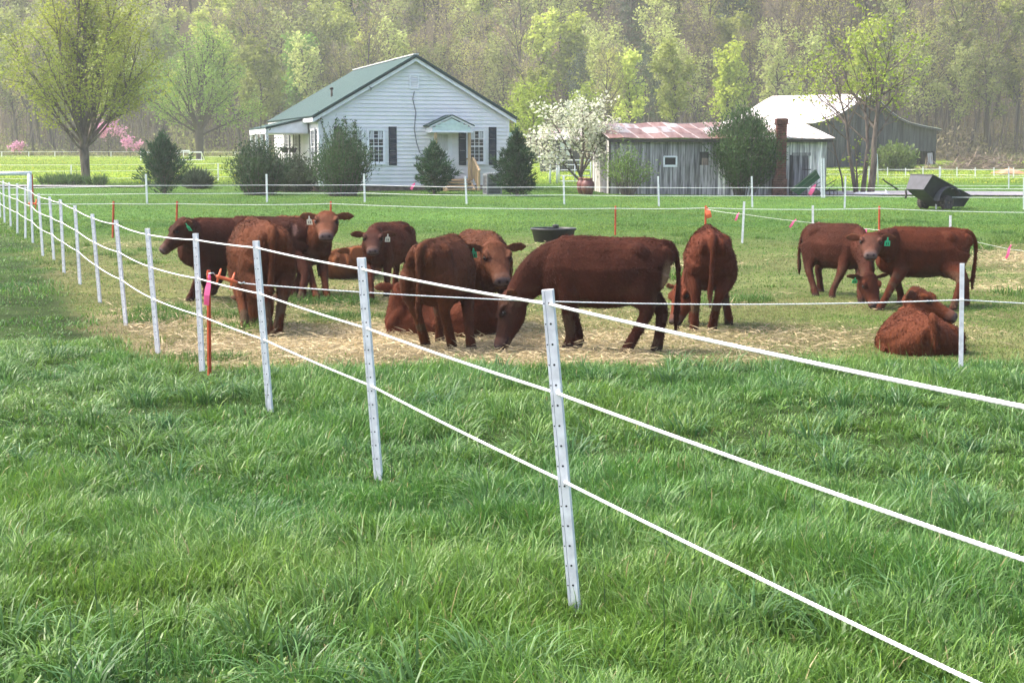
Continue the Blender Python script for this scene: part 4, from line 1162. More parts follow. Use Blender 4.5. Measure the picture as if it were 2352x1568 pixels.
# ------------------------------------------------------------------ fences
def lobed(path, r, pitch, per=7, n=9):
    """laid rope: a three-lobed section turning along the path"""
    path = np.asarray(path, float); seg = np.linalg.norm(np.diff(path, axis=0), axis=1); s = np.concatenate([[0], np.cumsum(seg)])
    m = max(2, int(s[-1] / pitch * per)); t = np.linspace(0, s[-1], m)
    P = np.stack([np.interp(t, s, path[:, k]) for k in range(3)], 1); tg = nrm(np.gradient(P, axis=0))
    a = nrm(np.cross(tg, [0, 0, 1.])); b = np.cross(a, tg)
    w = np.linspace(0, 2 * math.pi, n, endpoint=False)
    rr = r * (1 + .09 * np.cos(3 * w))
    ph = t / pitch * 2 * math.pi / 3
    an = w[None] + ph[:, None]
    V = P[:, None] + (a[:, None] * np.cos(an)[..., None] + b[:, None] * np.sin(an)[..., None]) * rr[None, :, None]
    i = np.arange(m - 1)[:, None] * n; k = np.arange(n)[None]; k2 = (k + 1) % n
    F = np.stack([i + k, i + k2, i + n + k2, i + n + k], -1).reshape(-1, 4)
    return V.reshape(-1, 3), F
def sag_path(pts, sag, n=14):
    out = []
    for a, b in zip(pts[:-1], pts[1:]):
        a, b = np.array(a), np.array(b); L_ = np.linalg.norm(b - a)
        t = np.linspace(0, 1, n, endpoint=False)[:, None]
        p = a + (b - a) * t; p[:, 2] -= (sag * L_ * 4 * t * (1 - t))[:, 0]
        out.append(p)
    return np.concatenate(out + [np.array(pts[-1])[None]])
def add_rope(parent, pts, r, sag=.004, pitch=None, n=6, name='rope', m='rope'):
    P = sag_path(pts, sag)
    if pitch:
        V, F = lobed(P, r, pitch); return obj(name, np_mesh(name, V, F, [M[m]], smooth=True), parent)
    return MB().tube(P, r, n).build(name, [M[m]], parent, True)
def post_mesh(base, top, w=.045, d=.028, holes=0, m='white_vinyl', sink=.15):
    """grooved plastic post between two points, its face toward the road"""
    base, top = np.array(base), np.array(top); ax = nrm(top - base); base = base - ax * sink
    fr = np.array([0, -1, 0.]) * .97 + np.array([-.24, 0, 0]); fr = nrm(fr - ax * np.dot(fr, ax)); sd = np.cross(ax, fr)
    if sd[0] < 0: sd = -sd
    mb = MB(); h = w / 2; q = d / 2
    out = [(-h, q), (-h * .55, q), (-h * .48, q * .72), (-h * .38, q), (h * .92, q), (h, q * .85), (h, -q), (-h, -q)]
    mb.prism([base + sd * a + fr * b for a, b in out], top - base, 0)
    if holes:
        L_ = np.linalg.norm(top - base); k0 = .16
        for k in range(holes):
            c = top - ax * (.05 + k * (L_ - sink - .1) / holes)
            for dx, r in ((h * .18, .0044), (-h * .74, .003)):
                pts = [c + sd * (dx + r * math.cos(j * math.pi / 4)) + ax * r * math.sin(j * math.pi / 4) + fr * (q + .0008) for j in range(8)]
                mb.add(pts, [tuple(range(8))], 1)
    return mb.mesh('post', [M[m], M['hole']])
# near fence
fence = thing('rope_fence', 'near white fence of slim drilled posts and three white ropes crossing the foreground', 'fence', (F1[0][0][0], F1[0][0][1], F1[0][0][2]))
def child(o, parent):
    o.parent = parent; o.matrix_parent_inverse = Matrix.Translation(-Vector(parent.location)); return o
for k, (b, t) in enumerate(F1):
    b = b.copy(); b[2] = min(b[2], gz(b[0], b[1]) + .02)
    child(obj('post', post_mesh(b, t, .045 if k else .042, holes=15 if k < 9 else 0)), fence)
# heights of the ropes on each post, as shares of its length from the top
def on_post(k, fr_): b, t = F1[k]; return t + (b - t) * fr_ + np.array([.006, -.02, 0])
fr0 = [.043, .31, .58]
Y0 = 2.95
ends = [wp(2624, 990, Y0), wp(2624, 1378, Y0), wp(2624, 1748, Y0)]
endb = np.array([ends[0][0], Y0, gz(ends[0][0], Y0)]); endt = endb + [-.05, 0, 1.27]
child(obj('post', post_mesh(endb, endt, holes=15)), fence)
for q, f_ in enumerate(fr0):
    ff = [f_] * len(F1)
    for k in range(1, len(F1)): ff[k] = [.045, .312, .575][q] + .006 * math.sin(k * 2.1 + q)
    if q == 1: ff[3] = .318
    pts = [on_post(k, ff[k]) for k in range(len(F1))]
    near, far = [ends[q]] + pts[:4], pts[3:]
    if q == 1: pass
    V1, F1_ = lobed(sag_path(near, .0022), .0060, .021, 6, 9)
    Pf = sag_path(far, .0045); V2, F2_ = lobed(Pf, .0064, .08, 4, 6)
    V = np.concatenate([V1, V2]); Fq = np.concatenate([F1_, F2_ + len(V1)])
    child(obj('rope', np_mesh('rope', V, Fq, [M['rope']], smooth=True)), fence)
# single rope in front of the herd
inner = thing('gate_rope', 'single white rope strung from the orange stake to the lone white post', 'fence', RED)
red_t = wp(479, 620, RED[1])
def stake(base, top, r=.02): 
    base, top = np.array(base), np.array(top); ax = nrm(top - base)
    mb = MB(); mb.tube([base - ax * .1, top - ax * .02, top], [r, r, r * .8], 6); return mb.mesh('stake', [M['orange_post']])
so = child(obj('post', stake(RED, red_t, .019)), inner); so['label'] = 'orange stake'
wt = wp(2210, 605, WHT[1]); child(obj('post', post_mesh(WHT, wt, .04)), inner)
ra = wp(483, 637, RED[1] - .02); rb = wp(560, 651, RED[1] + .03); rc = wp(2210, 688.5, WHT[1] - .03); re_ = wp(2640, 708, WHT[1] + .4)
child(obj('post', post_mesh([re_[0], re_[1], gz(re_[0], re_[1])], re_ + [0, 0, .35], .04)), inner)
V1, Fa = lobed(sag_path([rb, rc], .0155, 40), .0055, .03, 5, 6); V2, Fb = lobed(sag_path([rc, re_], .004), .0055, .05, 4, 6)
child(obj('rope', np_mesh('rope', np.concatenate([V1, V2]), np.concatenate([Fa, Fb + len(V1)]), [M['rope']], smooth=True)), inner)
def gate_handle(a, b, sc_, label):
    a, b = np.array(a), np.array(b); ax = nrm(b - a); L_ = np.linalg.norm(b - a)
    root = thing('rope_gate_handle', label, 'handle', a)
    up = nrm(np.array([0, 0, 1.]) - ax * ax[2]); 
    h = MB(); r = .016 * sc_
    h.tube([a + ax * L_ * .0, a + ax * L_ * .12, a + ax * L_ * .125, a + ax * L_ * .78, a + ax * L_ * .79, a + ax * L_ * .95], [r * .8, r, r, r * 1.05, r, r * .75], 10)
    for t in (.12, .72): h.tube([a + ax * L_ * t - up * .075 * sc_, a + ax * L_ * t, a + ax * L_ * t + up * .075 * sc_], [.006 * sc_, .013 * sc_, .006 * sc_], 8)
    ho = child(h.build('grip', [M['orange_plastic']], None, True), root)
    m = MB(); m.tube([a - ax * .07, a - ax * .03 + up * .02, a], .006, 6); m.tube([b - ax * .02, b + ax * .03, b + ax * .05 + up * .02], .008, 6)
    child(m.build('hook', [M['steel']], None, True), root)
    return root
gate_handle(wp(496, 634, RED[1] - .05), wp(548, 649, RED[1]), 1.0, 'orange insulated gate handle hooked beside the orange stake')
# rear single rope on orange stakes
rear = thing('stake_fence', 'thin white rope on orange stakes along the back of the pen', 'fence', gp(261, 548))
STK = [(84, 468, 35.8, None), (261, 462, 36.2, 548), (407, 462, 36.6, None), (760, 462, 37.0, None), (1414, 473, 37.2, None), (1621, 472, 37.2, None), (2020, 473, 37.2, None), (2500, 482, 37.2, None)]
rp = []
for k, (u, v, Yd, vb) in enumerate(STK):
    t = wp(u, v, Yd)
    if k:
        b = wp(u - 2 if k < 3 else u - 1, 548, Yd); b[2] = gz(b[0], Yd)
        child(obj('post', stake(b, t, .026)), rear)
        rp.append(t + [0, -.03, -.06])
    else: rp.append(t)
child(add_rope(None, rp, .008, .0075), rear)
gate_handle(wp(85, 469, 35.85), wp(64, 467, 35.75), 1.6, 'orange gate handle at the far corner by the white pipe arch')
# far white two-rope fence before the house
far = thing('lawn_fence', 'white post fence with two ropes crossing the lawn before the house', 'fence', gp(836, 469))
FP = [((338, 470), (335, 400)), ((613.5, 468), (612, 400)), ((838, 468.5), (836, 399)), ((1072, 473), (1068.5, 405)), ((1296, 472.5), (1294.5, 404)), ((1513.5, 475), (1511.5, 405)), ((1728, 475), (1726.5, 405)), ((1940, 475), (1942, 405)), ((2150, 478), (2151.5, 407)), ((2352, 480), (2352, 407))]
fa, fb = [], []
lft = gp(68, 471); 
for (bx, by), (tx, ty) in FP:
    b = gp(bx, by); t = wp(tx, ty, b[1])
    child(obj('post', post_mesh(b, t, .06, .05)), far)
    fa.append(b + (t - b) * .63 + [0, -.03, 0]); fb.append(b + (t - b) * .36 + [0, -.03, 0])
child(add_rope(None, [wp(-40, 433, 57)] + fa + [fa[-1] + [4, 0, 0]], .010, .002), far)
child(add_rope(None, [wp(20, 447, 57)] + fb + [fb[-1] + [4, 0, 0]], .010, .003), far)
def line_fence(name, label, posts, hs, r, w=.06):
    b0 = gp(*posts[0][0]); root = thing(name, label, 'fence', b0); rows = [[] for _ in hs]
    for (bx, by), ty in posts:
        b = gp(bx, by); t = wp(bx, ty, b[1])
        child(obj('post', post_mesh(b, t, w, w * .8)), root)
        for q, h in enumerate(hs): rows[q].append(b + (t - b) * h + [0, -.03, 0])
    for rw in rows: child(add_rope(None, rw, r, .002), root)
    return root
line_fence('driveway_fence', 'white rope fence just beyond the gravel drive beside the black cart', [((1996, 432), 382), ((2158, 432), 382), ((2317, 432.5), 383), ((2480, 433), 384)], (.86, .5, .12), .010)
line_fence('barnyard_fence', 'far white rope fence of many posts in front of the dark barn', [((1880, 404), 384), ((2003.5 - 2, 405), 386), ((2040.5 - 2, 405), 384), ((2080, 405), 386), ((2120, 406), 383), ((2160, 406), 383), ((2198, 406), 384), ((2240, 407), 385), ((2283, 406), 385), ((2328, 407), 385), ((2374, 408), 385)], (.75, .2), .010, .07)
line_fence('meadow_fence', 'white rope fence with few posts at the near side of the bright meadow', [((-120, 418), 378), ((163.5, 418), 378), ((501, 414), 375), ((720, 412), 374)], (.98, .62, .2), .012, .07)
line_fence('wood_edge_fence', 'thin far fence along the wood at the end of the meadow', [((-40, 361), 348), ((4, 361), 348), ((66, 361), 348), ((126, 361), 348), ((190, 361), 348), ((255, 361), 348), ((540, 361), 349), ((600, 361), 349)], (.95, .1), .018, .09)
line_fence('pasture_fence', 'low white fence seen between the house and the blossoming tree', [((1218, 391), 372), ((1254, 389), 371), ((1292, 388), 370), ((1330, 388), 370), ((1370, 388), 370)], (.9, .4), .012, .07)
# pink-flagged slack line
slack = thing('flagged_line', 'slack thin line on short white posts hung with pink ribbons, right side of the pen', 'fence', gp(1706, 560))
sp = [wp(1621, 480, 37.1)]
for (u, vt, vb, vr) in ((1708, 463, 560, 492),):
    b = gp(1704.5, vb); t = wp(u + 1.5, vt, b[1]); child(obj('post', post_mesh(b, t, .045, .04)), slack); sp.append(wp(u, vr, b[1] - .05))
for u, vt, vr, Yp in ((1867, 472, 512, 33), (2183, 495, 541, 30)):
    b = wp(u, 560, Yp); b[2] = gz(b[0], Yp); t = wp(u, vt, Yp); child(obj('post', post_mesh(b, t, .045, .04)), slack); sp.append(wp(u, vr, Yp - .05))
sp.append(wp(2318, 572, 29.5)); sp.append(wp(2500, 592, 29))
child(add_rope(None, sp, .0035, .006), slack)
def ribbon(p, lean, L_, label, m='pink', w=.05):
    p = np.array(p); mb = MB(); rr = random.Random(int(p[0] * 100)); 
    a = np.array([lean, 0, -1.0]); a = nrm(a); s = np.array([a[2] * -1, .5, a[0]]) ; s = nrm(np.cross(a, [0.2, 1, .1]))
    n = 6; pts = []
    for k in range(n + 1):
        t = k / n; c = p + a * L_ * t + np.array([0, .02 * math.sin(t * 7), .015 * math.sin(t * 5)]); ww = w * (.35 + .65 * min(1, t * 2.2)) * (1 - .3 * max(0, t - .8) * 5 * .4)
        pts += [c - s * ww / 2, c + s * ww / 2]
    mb.add(pts, [(2 * k, 2 * k + 1, 2 * k + 3, 2 * k + 2) for k in range(n)])
    mb.add([q + np.array([0, .004, 0]) for q in pts], [(2 * k, 2 * k + 2, 2 * k + 3, 2 * k + 1) for k in range(n)])
    mb.lathe([(.008, -.02), (.016, 0), (.008, .02)], 8, c=p)
    o = mb.mesh('ribbon', [M[m]]); o = obj('ribbon', o); return tag(o, label, 'ribbon', 'ribbons tied to the ropes')
ribbon(wp(481, 636, RED[1] - .06), -.15, .235, 'pink ribbon hanging from the top of the orange stake by the gate handle')
ribbon(wp(1697, 490, 35.1), -.5, .17, 'pink ribbon on the slack line just beside its first white post')
ribbon(wp(1828, 505, 33.5), -.9, .2, 'pink ribbon on the slack line hanging free between two white posts')
ribbon(wp(1881, 512, 32.8), -1.6, .2, 'pink ribbon just above the rump of the grazing dark cow')
ribbon(wp(1990, 527, 31.8), -.2, .12, 'pink ribbon above the ear of the cow looking at the camera')
ribbon(wp(2322, 564, 29.4), -.35, .25, 'pink ribbon hanging low near the ground at the far right')
ribbon(wp(953, 421, 56.3), -.7, .26, 'pink ribbon on the lawn fence before the house', w=.1)
ribbon(wp(1873, 425, 56.3), -.6, .4, 'pink ribbon in front of the green tub by the shed', w=.15)
ribbon(wp(1622, 476, 37.05), .35, .26, 'orange ribbon knotted on a stake behind the rump of a cow', 'orange_plastic', .13)
# white pipe arch at the far corner
ar = gp(69, 471); ax_ = wp(67, 398, ar[1]); al = wp(-70, 400, ar[1])
arch = MB(); arch.tube([ar - [0, 0, .1], ax_], .085, 8); arch.tube([ax_ + [.08, 0, 0], al], .075, 8); arch.tube([[al[0], al[1], gz(al[0], al[1])], al], .085, 8)
tag(arch.build('pipe_arch', [M['white_vinyl']], None, True), 'white pipe arch standing over the far end of the near fence', 'arch')
rs_ = gp(76, 468); tag(obj('garden_stake', stake([rs_[0], rs_[1], gz(rs_[0], rs_[1])], wp(73, 400, rs_[1]), .035)), 'tall orange stake beside the white pipe arch', 'stake')
# ------------------------------------------------------------------ trees
def rotv(d, ang, az):
    d = np.asarray(d); ref = np.array([0, 0, 1.]) if abs(d[2]) < .95 else np.array([1., 0, 0])
    a = nrm(np.cross(d, ref)); b = np.cross(d, a)
    return nrm(d * math.cos(ang) + (a * math.cos(az) + b * math.sin(az)) * math.sin(ang))
def grow(rng, p, d, L_, r, lvl, P, segs):
    ns = P['segs'][min(lvl, len(P['segs']) - 1)]
    pts = [np.array(p, float)]; rad = [r]; d = nrm(d)
    for k in range(ns):
        d = nrm(d + rng.normal(0, P['wob'], 3) + np.array([0, 0, P['up'][min(lvl, len(P['up']) - 1)]]))
        pts.append(pts[-1] + d * L_ / ns); rad.append(max(r * (1 - (k + 1) / ns * (1 - P['taper'])), .004))
    segs.append((np.array(pts), np.array(rad), lvl))
    if lvl < P['lv']:
        n = P['n'][lvl]; az = rng.random() * 6.28
        for k in range(n):
            t = P['t0'][lvl] + (1 - P['t0'][lvl]) * (k + rng.random() * .8) / n
            f = t * ns; i = min(int(f), ns - 1); q = pts[i] + (pts[i + 1] - pts[i]) * (f - i)
            dd = nrm(pts[i + 1] - pts[i]); az += 2.4 + rng.normal(0, .4)
            a = P['ang'][lvl] * (1 + rng.normal(0, .18)); cl = L_ * P['lr'][lvl] * (1 - P['sh'] * t) * (.75 + .5 * rng.random())
            grow(rng, q, rotv(dd, a, az), cl, max(min(rad[i] * .62, r * P.get('rr', .5)), .005), lvl + 1, P, segs)
def tree_mesh(segs, sides=(8, 5, 4, 3, 3), tint=(1, 1, 1), min_r=0.0, jitter=0):
    mb = MB()
    for pts, rad, lv in segs: mb.tube(pts, np.maximum(rad, min_r), sides[min(lv, len(sides) - 1)], 0, tint, cap=lv == 0)
    return mb
def leaves_on(rng, segs, n, lvmin, size, spread, col, col2, along=(.2, 1.0), wid=.6, tilt=.6):
    S = [(p, r) for p, r, l in segs if l >= lvmin]
    ln = np.array([np.linalg.norm(np.diff(p, axis=0), axis=1).sum() for p, r in S]); ix = rng.choice(len(S), n, p=ln / ln.sum())
    t = along[0] + (along[1] - along[0]) * rng.random(n) ** .7
    P_ = np.empty((n, 3))
    for k in range(n):
        p = S[ix[k]][0]; f = t[k] * (len(p) - 1); i = min(int(f), len(p) - 2); P_[k] = p[i] + (p[i + 1] - p[i]) * (f - i)
    P_ += rng.normal(0, spread, (n, 3))
    D = rng.normal(0, 1, (n, 3)); D[:, 2] = D[:, 2] * tilt
    w = rng.random((n, 1)); cl = (vnoise(P_[:, 0] + P_[:, 1], P_[:, 2], spread * 5 + .5, 3)[:, None] * .7 + .3 * w)
    c = (np.array(col) * (1 - cl) + np.array(col2) * cl) * (.7 + .55 * rng.random((n, 1)))
    L_ = size * (.6 + .8 * rng.random(n))
    return diamonds(P_, D, L_, L_ * wid, rng, c)
def make_tree(name, label, cat, loc, segs, leaf, group=None, rz=0, bark='bark', btint=(1, 1, 1), lmat='leaf', sides=(8, 5, 4, 3, 3), min_r=0, crown='crown'):
    root = thing(name, label, cat, loc, rz, group)
    tree_mesh(segs, sides, btint, min_r).build('trunk', [M[bark]], root, True)
    if leaf is not None:
        V, F, T = leaf; obj(crown, np_mesh(crown, V, F, [M[lmat]], T), root)
    return root
tr = np.random.default_rng(21)
# big maple on the left: short trunk, a fan of ascending limbs
def maple_segs(H, seed, n0=16, a0=.18, a1=1.0, rb=.24, fork=1.7):
    rng = np.random.default_rng(seed); segs = []
    pts = np.array([[0, 0, -.2], [.02, 0, .15], [.0, .02, .8], [-.03, .02, fork], [0, 0, fork + .9]]); segs.append((pts, np.array([rb * 1.35, rb * 1.08, rb, rb * 1.15, rb * .9]), 0))
    P = dict(segs=[7, 7, 4, 3], wob=.075, up=[.05, .05, .03, 0], taper=.22, lv=3, n=[0, 9, 5, 0], t0=[0, .22, .2, 0], ang=[0, .42, .5, .5], lr=[0, .42, .42, 0], sh=.45, rr=.45)
    for k in range(n0):
        u = (k + .5) / n0; a = a0 + (a1 - a0) * u ** .9; az = k * 2.4 + rng.normal(0, .25)
        z = fork + .75 - .8 * u + rng.normal(0, .1)
        L_ = (H - z) * (1.0 - .42 * u) * (.92 + .12 * rng.random())
        grow(rng, (0, 0, z), (math.sin(a) * math.cos(az), math.sin(a) * math.sin(az), math.cos(a)), L_, rb * (.62 - .36 * u), 1, P, segs)
    return segs
ms = maple_segs(11.0, 3, 22, .05, .95)
lf = leaves_on(tr, ms, 24000, 2, .15, .24, (.38, .40, .065), (.26, .33, .06))
b = gp(197, 421)
make_tree('maple_tree', 'large maple with budding olive-green crown and short thick trunk, tallest tree on the lawn', 'tree', b, ms, lf)
ms2 = maple_segs(13.8, 8, 15, .1, 1.05, .42, 2.6)
ms2 = [(p * [1.12, 1, 1], r, l) for p, r, l in ms2]
lf = leaves_on(tr, ms2, 12000, 2, .26, .4, (.25, .37, .055), (.19, .31, .06))
b = wp(459, 358, 168); b[2] = gz(b[0], 168)
make_tree('maple_tree', 'broad light green maple at the far end of the meadow left of the farmhouse', 'tree', b, ms2, lf, bark='far_bark', btint=(.9, .9, .9))
# pale trees right beside the house roof line
def young(seed, H, r, spread, n1=12, ang=.55, lv=3, up=.06):
    rng = np.random.default_rng(seed); segs = []
    P = dict(segs=[7, 5, 4, 3], wob=.06, up=[.08, up, up, .02], taper=.25, lv=lv, n=[n1, 6, 4, 0], t0=[.28, .25, .2, 0], ang=[ang, .6, .6, .5], lr=[spread, .45, .45, 0], sh=.5, rr=.42)
    grow(rng, (0, 0, -.2), (0, 0, 1), H, r, 0, P, segs); return segs
# two trees right of the shed
sg = []
P = dict(segs=[8, 6, 4, 3], wob=.06, up=[.03, .05, .05, .02], taper=.22, lv=3, n=[11, 6, 4, 0], t0=[.40, .25, .25, 0], ang=[.78, .6, .55, 0], lr=[.58, .5, .45, 0], sh=.35, rr=.4)
rng = np.random.default_rng(5)
for dx, d, L_, r in ((-.10, (-.16, .05, 1), 5.4, .105), (.18, (.12, -.05, 1), 5.8, .115)): grow(rng, (dx, 0, -.1), d, L_, r, 0, P, sg)
grow(rng, (-.05, 0, 0), (-.05, .1, 1), 2.0, .06, 1, P, sg)
lf = leaves_on(rng, sg, 1250, 2, .15, .10, (.34, .42, .05), (.25, .35, .05), (.35, 1))
b = gp(1972, 443)
make_tree('forked_tree', 'two-stemmed young tree with sparse fresh leaves right of the shed door', 'tree', b, sg, lf)
sg = []; rng = np.random.default_rng(15)
grow(rng, (0, 0, -.1), (.2, .05, 1), 5.9, .17, 0, P, sg)
lf = leaves_on(rng, sg, 1050, 2, .15, .10, (.34, .42, .05), (.25, .36, .05), (.3, 1))
make_tree('leaning_tree', 'single leaning young tree with bright yellow-green leaves in front of the barn', 'tree', gp(1999, 444), sg, lf)
sg = []; grow(np.random.default_rng(2), (0, 0, -.1), (-.16, 0, 1), 4.6, .045, 1, P, sg)
make_tree('bare_sapling', 'thin bare sapling leaning left between the shed corner and the forked tree', 'tree', gp(1938, 442), sg, None)
# flowering dogwood
rng = np.random.default_rng(12); sg = []
Pd = dict(segs=[5, 6, 4, 3], wob=.09, up=[.02, .03, .0, 0], taper=.25, lv=3, n=[5, 7, 5, 0], t0=[.35, .3, .2, 0], ang=[.8, .75, .6, 0], lr=[.75, .5, .45, 0], sh=.3, rr=.5)
grow(rng, (0, 0, -.1), (0, 0, 1), 1.0, .13, 1, dict(Pd, lv=1), sg)
for d, L_, r, z in (((.12, 0, 1), 3.1, .075, .6), ((-.05, .25, 1), 3.2, .07, .7), ((-.75, 0, .9), 2.5, .06, .5), ((.45, .2, 1), 2.4, .06, .7), ((-.3, -.3, 1), 2.9, .06, .7), ((.55, -.3, .8), 2.0, .05, .8)):
    grow(rng, (0, 0, z), d, L_, r, 1, dict(Pd, n=[5, 8, 5, 0]), sg)
V1 = leaves_on(rng, sg, 3500, 2, .125, .15, (.80, .79, .66), (.64, .66, .48), (.2, 1), .85, .25)
V2 = leaves_on(rng, sg, 1600, 2, .10, .13, (.30, .36, .12), (.2, .28, .09), (.1, 1), .6, .4)
V, F, T = join([V1, V2])
b = wp(1334, 416, 67.5); b[2] = gz(b[0], 67.5)
make_tree('dogwood', 'white-flowering dogwood between the farmhouse and the shed', 'tree', b, sg, (V, F, T), crown='blossom')
# redbuds in the far wood edge
for k, (u, v, Yd, s_, lab) in enumerate(((250, 342, 188, .82, 'pink-flowering redbud behind the big maple at the wood edge'), (300, 345, 186, .42, 'smaller pink redbud with low spreading blossom right of the maple trunk'), (36, 349, 188, .34, 'little pink redbud at the far left of the wood edge'))):
    rng = np.random.default_rng(40 + k); sg = []
    Pr = dict(segs=[4, 4, 3], wob=.12, up=[.02, .02, 0], taper=.3, lv=3, n=[5, 5, 4, 0], t0=[.4, .3, .2, 0], ang=[.8, .7, .6, 0], lr=[.7, .5, .5, 0], sh=.3)
    grow(rng, (0, 0, -.2), (.1, 0, 1), 4.6 * s_, .11 * s_, 0, Pr, sg)
    b = wp(u, v, Yd); b[2] = gz(b[0], Yd)
    lf = leaves_on(rng, sg, int(900 * s_), 1, .30, .28 * s_, (.58, .24, .42), (.70, .38, .54), (.3, 1), .7)
    make_tree('redbud', lab, 'tree', b, [(p * [1.2, 1, 1], r, l) for p, r, l in sg], lf, bark='far_bark', crown='blossom', sides=(5, 4, 3))

# ------------------------------------------------------------------ shrubs and conifers near the buildings
def conifer(rng, H, Rb, n_br, n_spray, col, col2, lift=.5, wid=.05, ln=.22, power=1.0, low=.02, arms=0):
    """ascending feathery branches; returns trunk segments and foliage"""
    segs = [(np.array([[0, 0, -.1], [0, 0, H * .5], [0, 0, H * .93]]), np.array([.09, .05, .01]) * H / 2.5, 0)]
    Ps, Ds = [], []
    for k in range(n_br):
        t = low + (1 - low) * (k + rng.random()) / n_br; z = t * H * .9
        az = k * 2.4 + rng.normal(0, .4); Lb = Rb * max(.06, (1 - t) ** power * (min(1, .58 + 1.5 * t) * 1.25 if arms else 1)) * (.65 + .55 * rng.random()) * (1.4 if arms and rng.random() < .1 else 1)
        el = lift * (.55 + .8 * rng.random()) + .35 * t
        d = np.array([math.cos(az) * math.cos(el), math.sin(az) * math.cos(el), math.sin(el)])
        e = np.array([0, 0, z]) + d * Lb + np.array([0, 0, .12 * Lb])
        segs.append((np.array([[0, 0, z], np.array([0, 0, z]) + d * Lb * .5, e]), np.array([.02, .014, .005]) * H / 2.5, 1))
        m = max(4, int(n_spray * (Lb / Rb + .12)))
        s_ = rng.random(m) ** .75
        p = np.array([0, 0, z]) + d * (Lb * s_)[:, None] + np.array([0, 0, .12 * Lb]) * (s_ ** 2)[:, None]
        sp = .10 * Rb * (1.05 - s_ * .75)
        p += rng.normal(0, 1, (m, 3)) * sp[:, None]
        dd = d * .8 + rng.normal(0, .42, (m, 3)) + np.array([0, 0, .25])
        Ps.append(p); Ds.append(dd)
    m = 60; z = H * (.85 + .15 * rng.random(m)); Ps.append(np.column_stack([rng.normal(0, .03 * H / 2, m), rng.normal(0, .03 * H / 2, m), z])); Ds.append(np.array([0, 0, 1.]) + rng.normal(0, .4, (m, 3)))
    P_ = np.concatenate(Ps); D = np.concatenate(Ds); n = len(P_)
    P_[:, 2] = np.maximum(P_[:, 2], .02)
    w = rng.random((n, 1)) * .6 + .4 * vnoise(P_[:, 0] * 1.3 + P_[:, 1], P_[:, 2], .3, 9)[:, None]
    c = (np.array(col) * (1 - w) + np.array(col2) * w) * (.7 + .6 * rng.random((n, 1)))
    return segs, diamonds(P_, D, ln * (.5 + rng.random(n)), wid * (.6 + .8 * rng.random(n)), rng, c)
def bush(rng, H, Rx, n_st, n_leaf, ln, wid, col, col2, spread=.6, base=.12, droop=0.0, upr=.4, scat=.10, lo=.12, prof=None):
    segs = []; Ps, Ds = [], []
    for k in range(n_st):
        az = rng.random() * 6.28; q = math.sqrt(rng.random()); r0 = base * q
        p = np.array([r0 * math.cos(az), r0 * math.sin(az), -.05]); rt = Rx * q * (.8 + .3 * rng.random()); h = H * (1 - .42 * q ** 2) * (.7 + .38 * rng.random())
        e = np.array([rt * math.cos(az), rt * math.sin(az), h]); mid = (p + e) / 2 + np.array([rng.normal(0, .04), rng.normal(0, .04), .1 * h]) - (e - p) * [.12, .12, 0] * spread
        t = np.linspace(0, 1, 6)[:, None]; c = (1 - t) ** 2 * p + 2 * t * (1 - t) * mid + t * t * e
        segs.append((c, np.linspace(.016, .004, 6) * max(.7, H / 2), 1))
        m = n_leaf; s_ = lo + (1 - lo) * rng.random(m) ** .8
        P_ = np.stack([np.interp(s_, t[:, 0], c[:, j]) for j in range(3)], 1) + rng.normal(0, scat * H * .5, (m, 3)) * (.4 + s_[:, None] * .8)
        Ps.append(P_); Ds.append(nrm(e - mid) * upr + rng.normal(0, .5, (m, 3)) + [0, 0, .15 - droop])
    P_ = np.concatenate(Ps); D = np.concatenate(Ds); P_[:, 2] = np.maximum(P_[:, 2], .03); n = len(P_)
    w = .5 * rng.random((n, 1)) + .5 * vnoise(P_[:, 0] + P_[:, 1] * .8, P_[:, 2], .25 * H, 8)[:, None]
    c = (np.array(col) * (1 - w) + np.array(col2) * w) * (.7 + .6 * rng.random((n, 1)))
    return segs, diamonds(P_, D, ln * (.5 + rng.random(n)), wid * (.6 + .8 * rng.random(n)), rng, c)
def plant(name, label, cat, px, py, data, mat_='needle', Yd=None, rz=0, group=None, sides=(6, 3)):
    b = gp(px, py) if Yd is None else wp(px, py, Yd); b[2] = gz(b[0], b[1]) - .02
    return make_tree(name, label, cat, b, data[0], data[1], group, rz, lmat=mat_, sides=sides, crown='foliage')
q = np.random.default_rng(77)
DG, DG2 = (.022, .052, .024), (.050, .100, .034)
plant('juniper_bush', 'dark spreading juniper with a pointed top left of the farmhouse', 'bush', 377, 443, conifer(q, 2.75, 1.5, 105, 120, (.024, .060, .03), (.052, .115, .045), .62, .04, .20, 1.15, arms=1))
plant('spruce_bush', 'small ragged juniper by the back door of the farmhouse', 'bush', 997, 449, conifer(q, 2.2, 1.05, 80, 100, (.03, .075, .035), (.06, .13, .05), .4, .04, .19, .9, arms=1))
plant('spruce_bush', 'dense pointed juniper at the right corner of the farmhouse', 'bush', 1187, 454, conifer(q, 2.75, .95, 100, 120, DG, (.05, .105, .04), .5, .04, .2, .85, arms=1))
plant('evergreen_bush', 'broad dark bush before the porch, its leafy shoots against the white posts', 'bush', 598, 448, bush(q, 2.35, 1.35, 150, 95, .11, .045, DG, (.062, .115, .034), base=.6, scat=.16))
plant('evergreen_bush', 'low dark rounded bush between the porch post and the tall shrub', 'bush', 678, 441, bush(q, 1.6, 1.0, 130, 95, .10, .045, (.026, .046, .022), (.07, .095, .04), base=.6, scat=.2))
plant('window_shrub', 'tall feathery shrub before the double window of the farmhouse', 'bush', 788, 452, bush(q, 2.75, 1.25, 170, 95, .13, .035, (.026, .062, .026), (.075, .14, .038), base=.55, scat=.15, upr=.8))
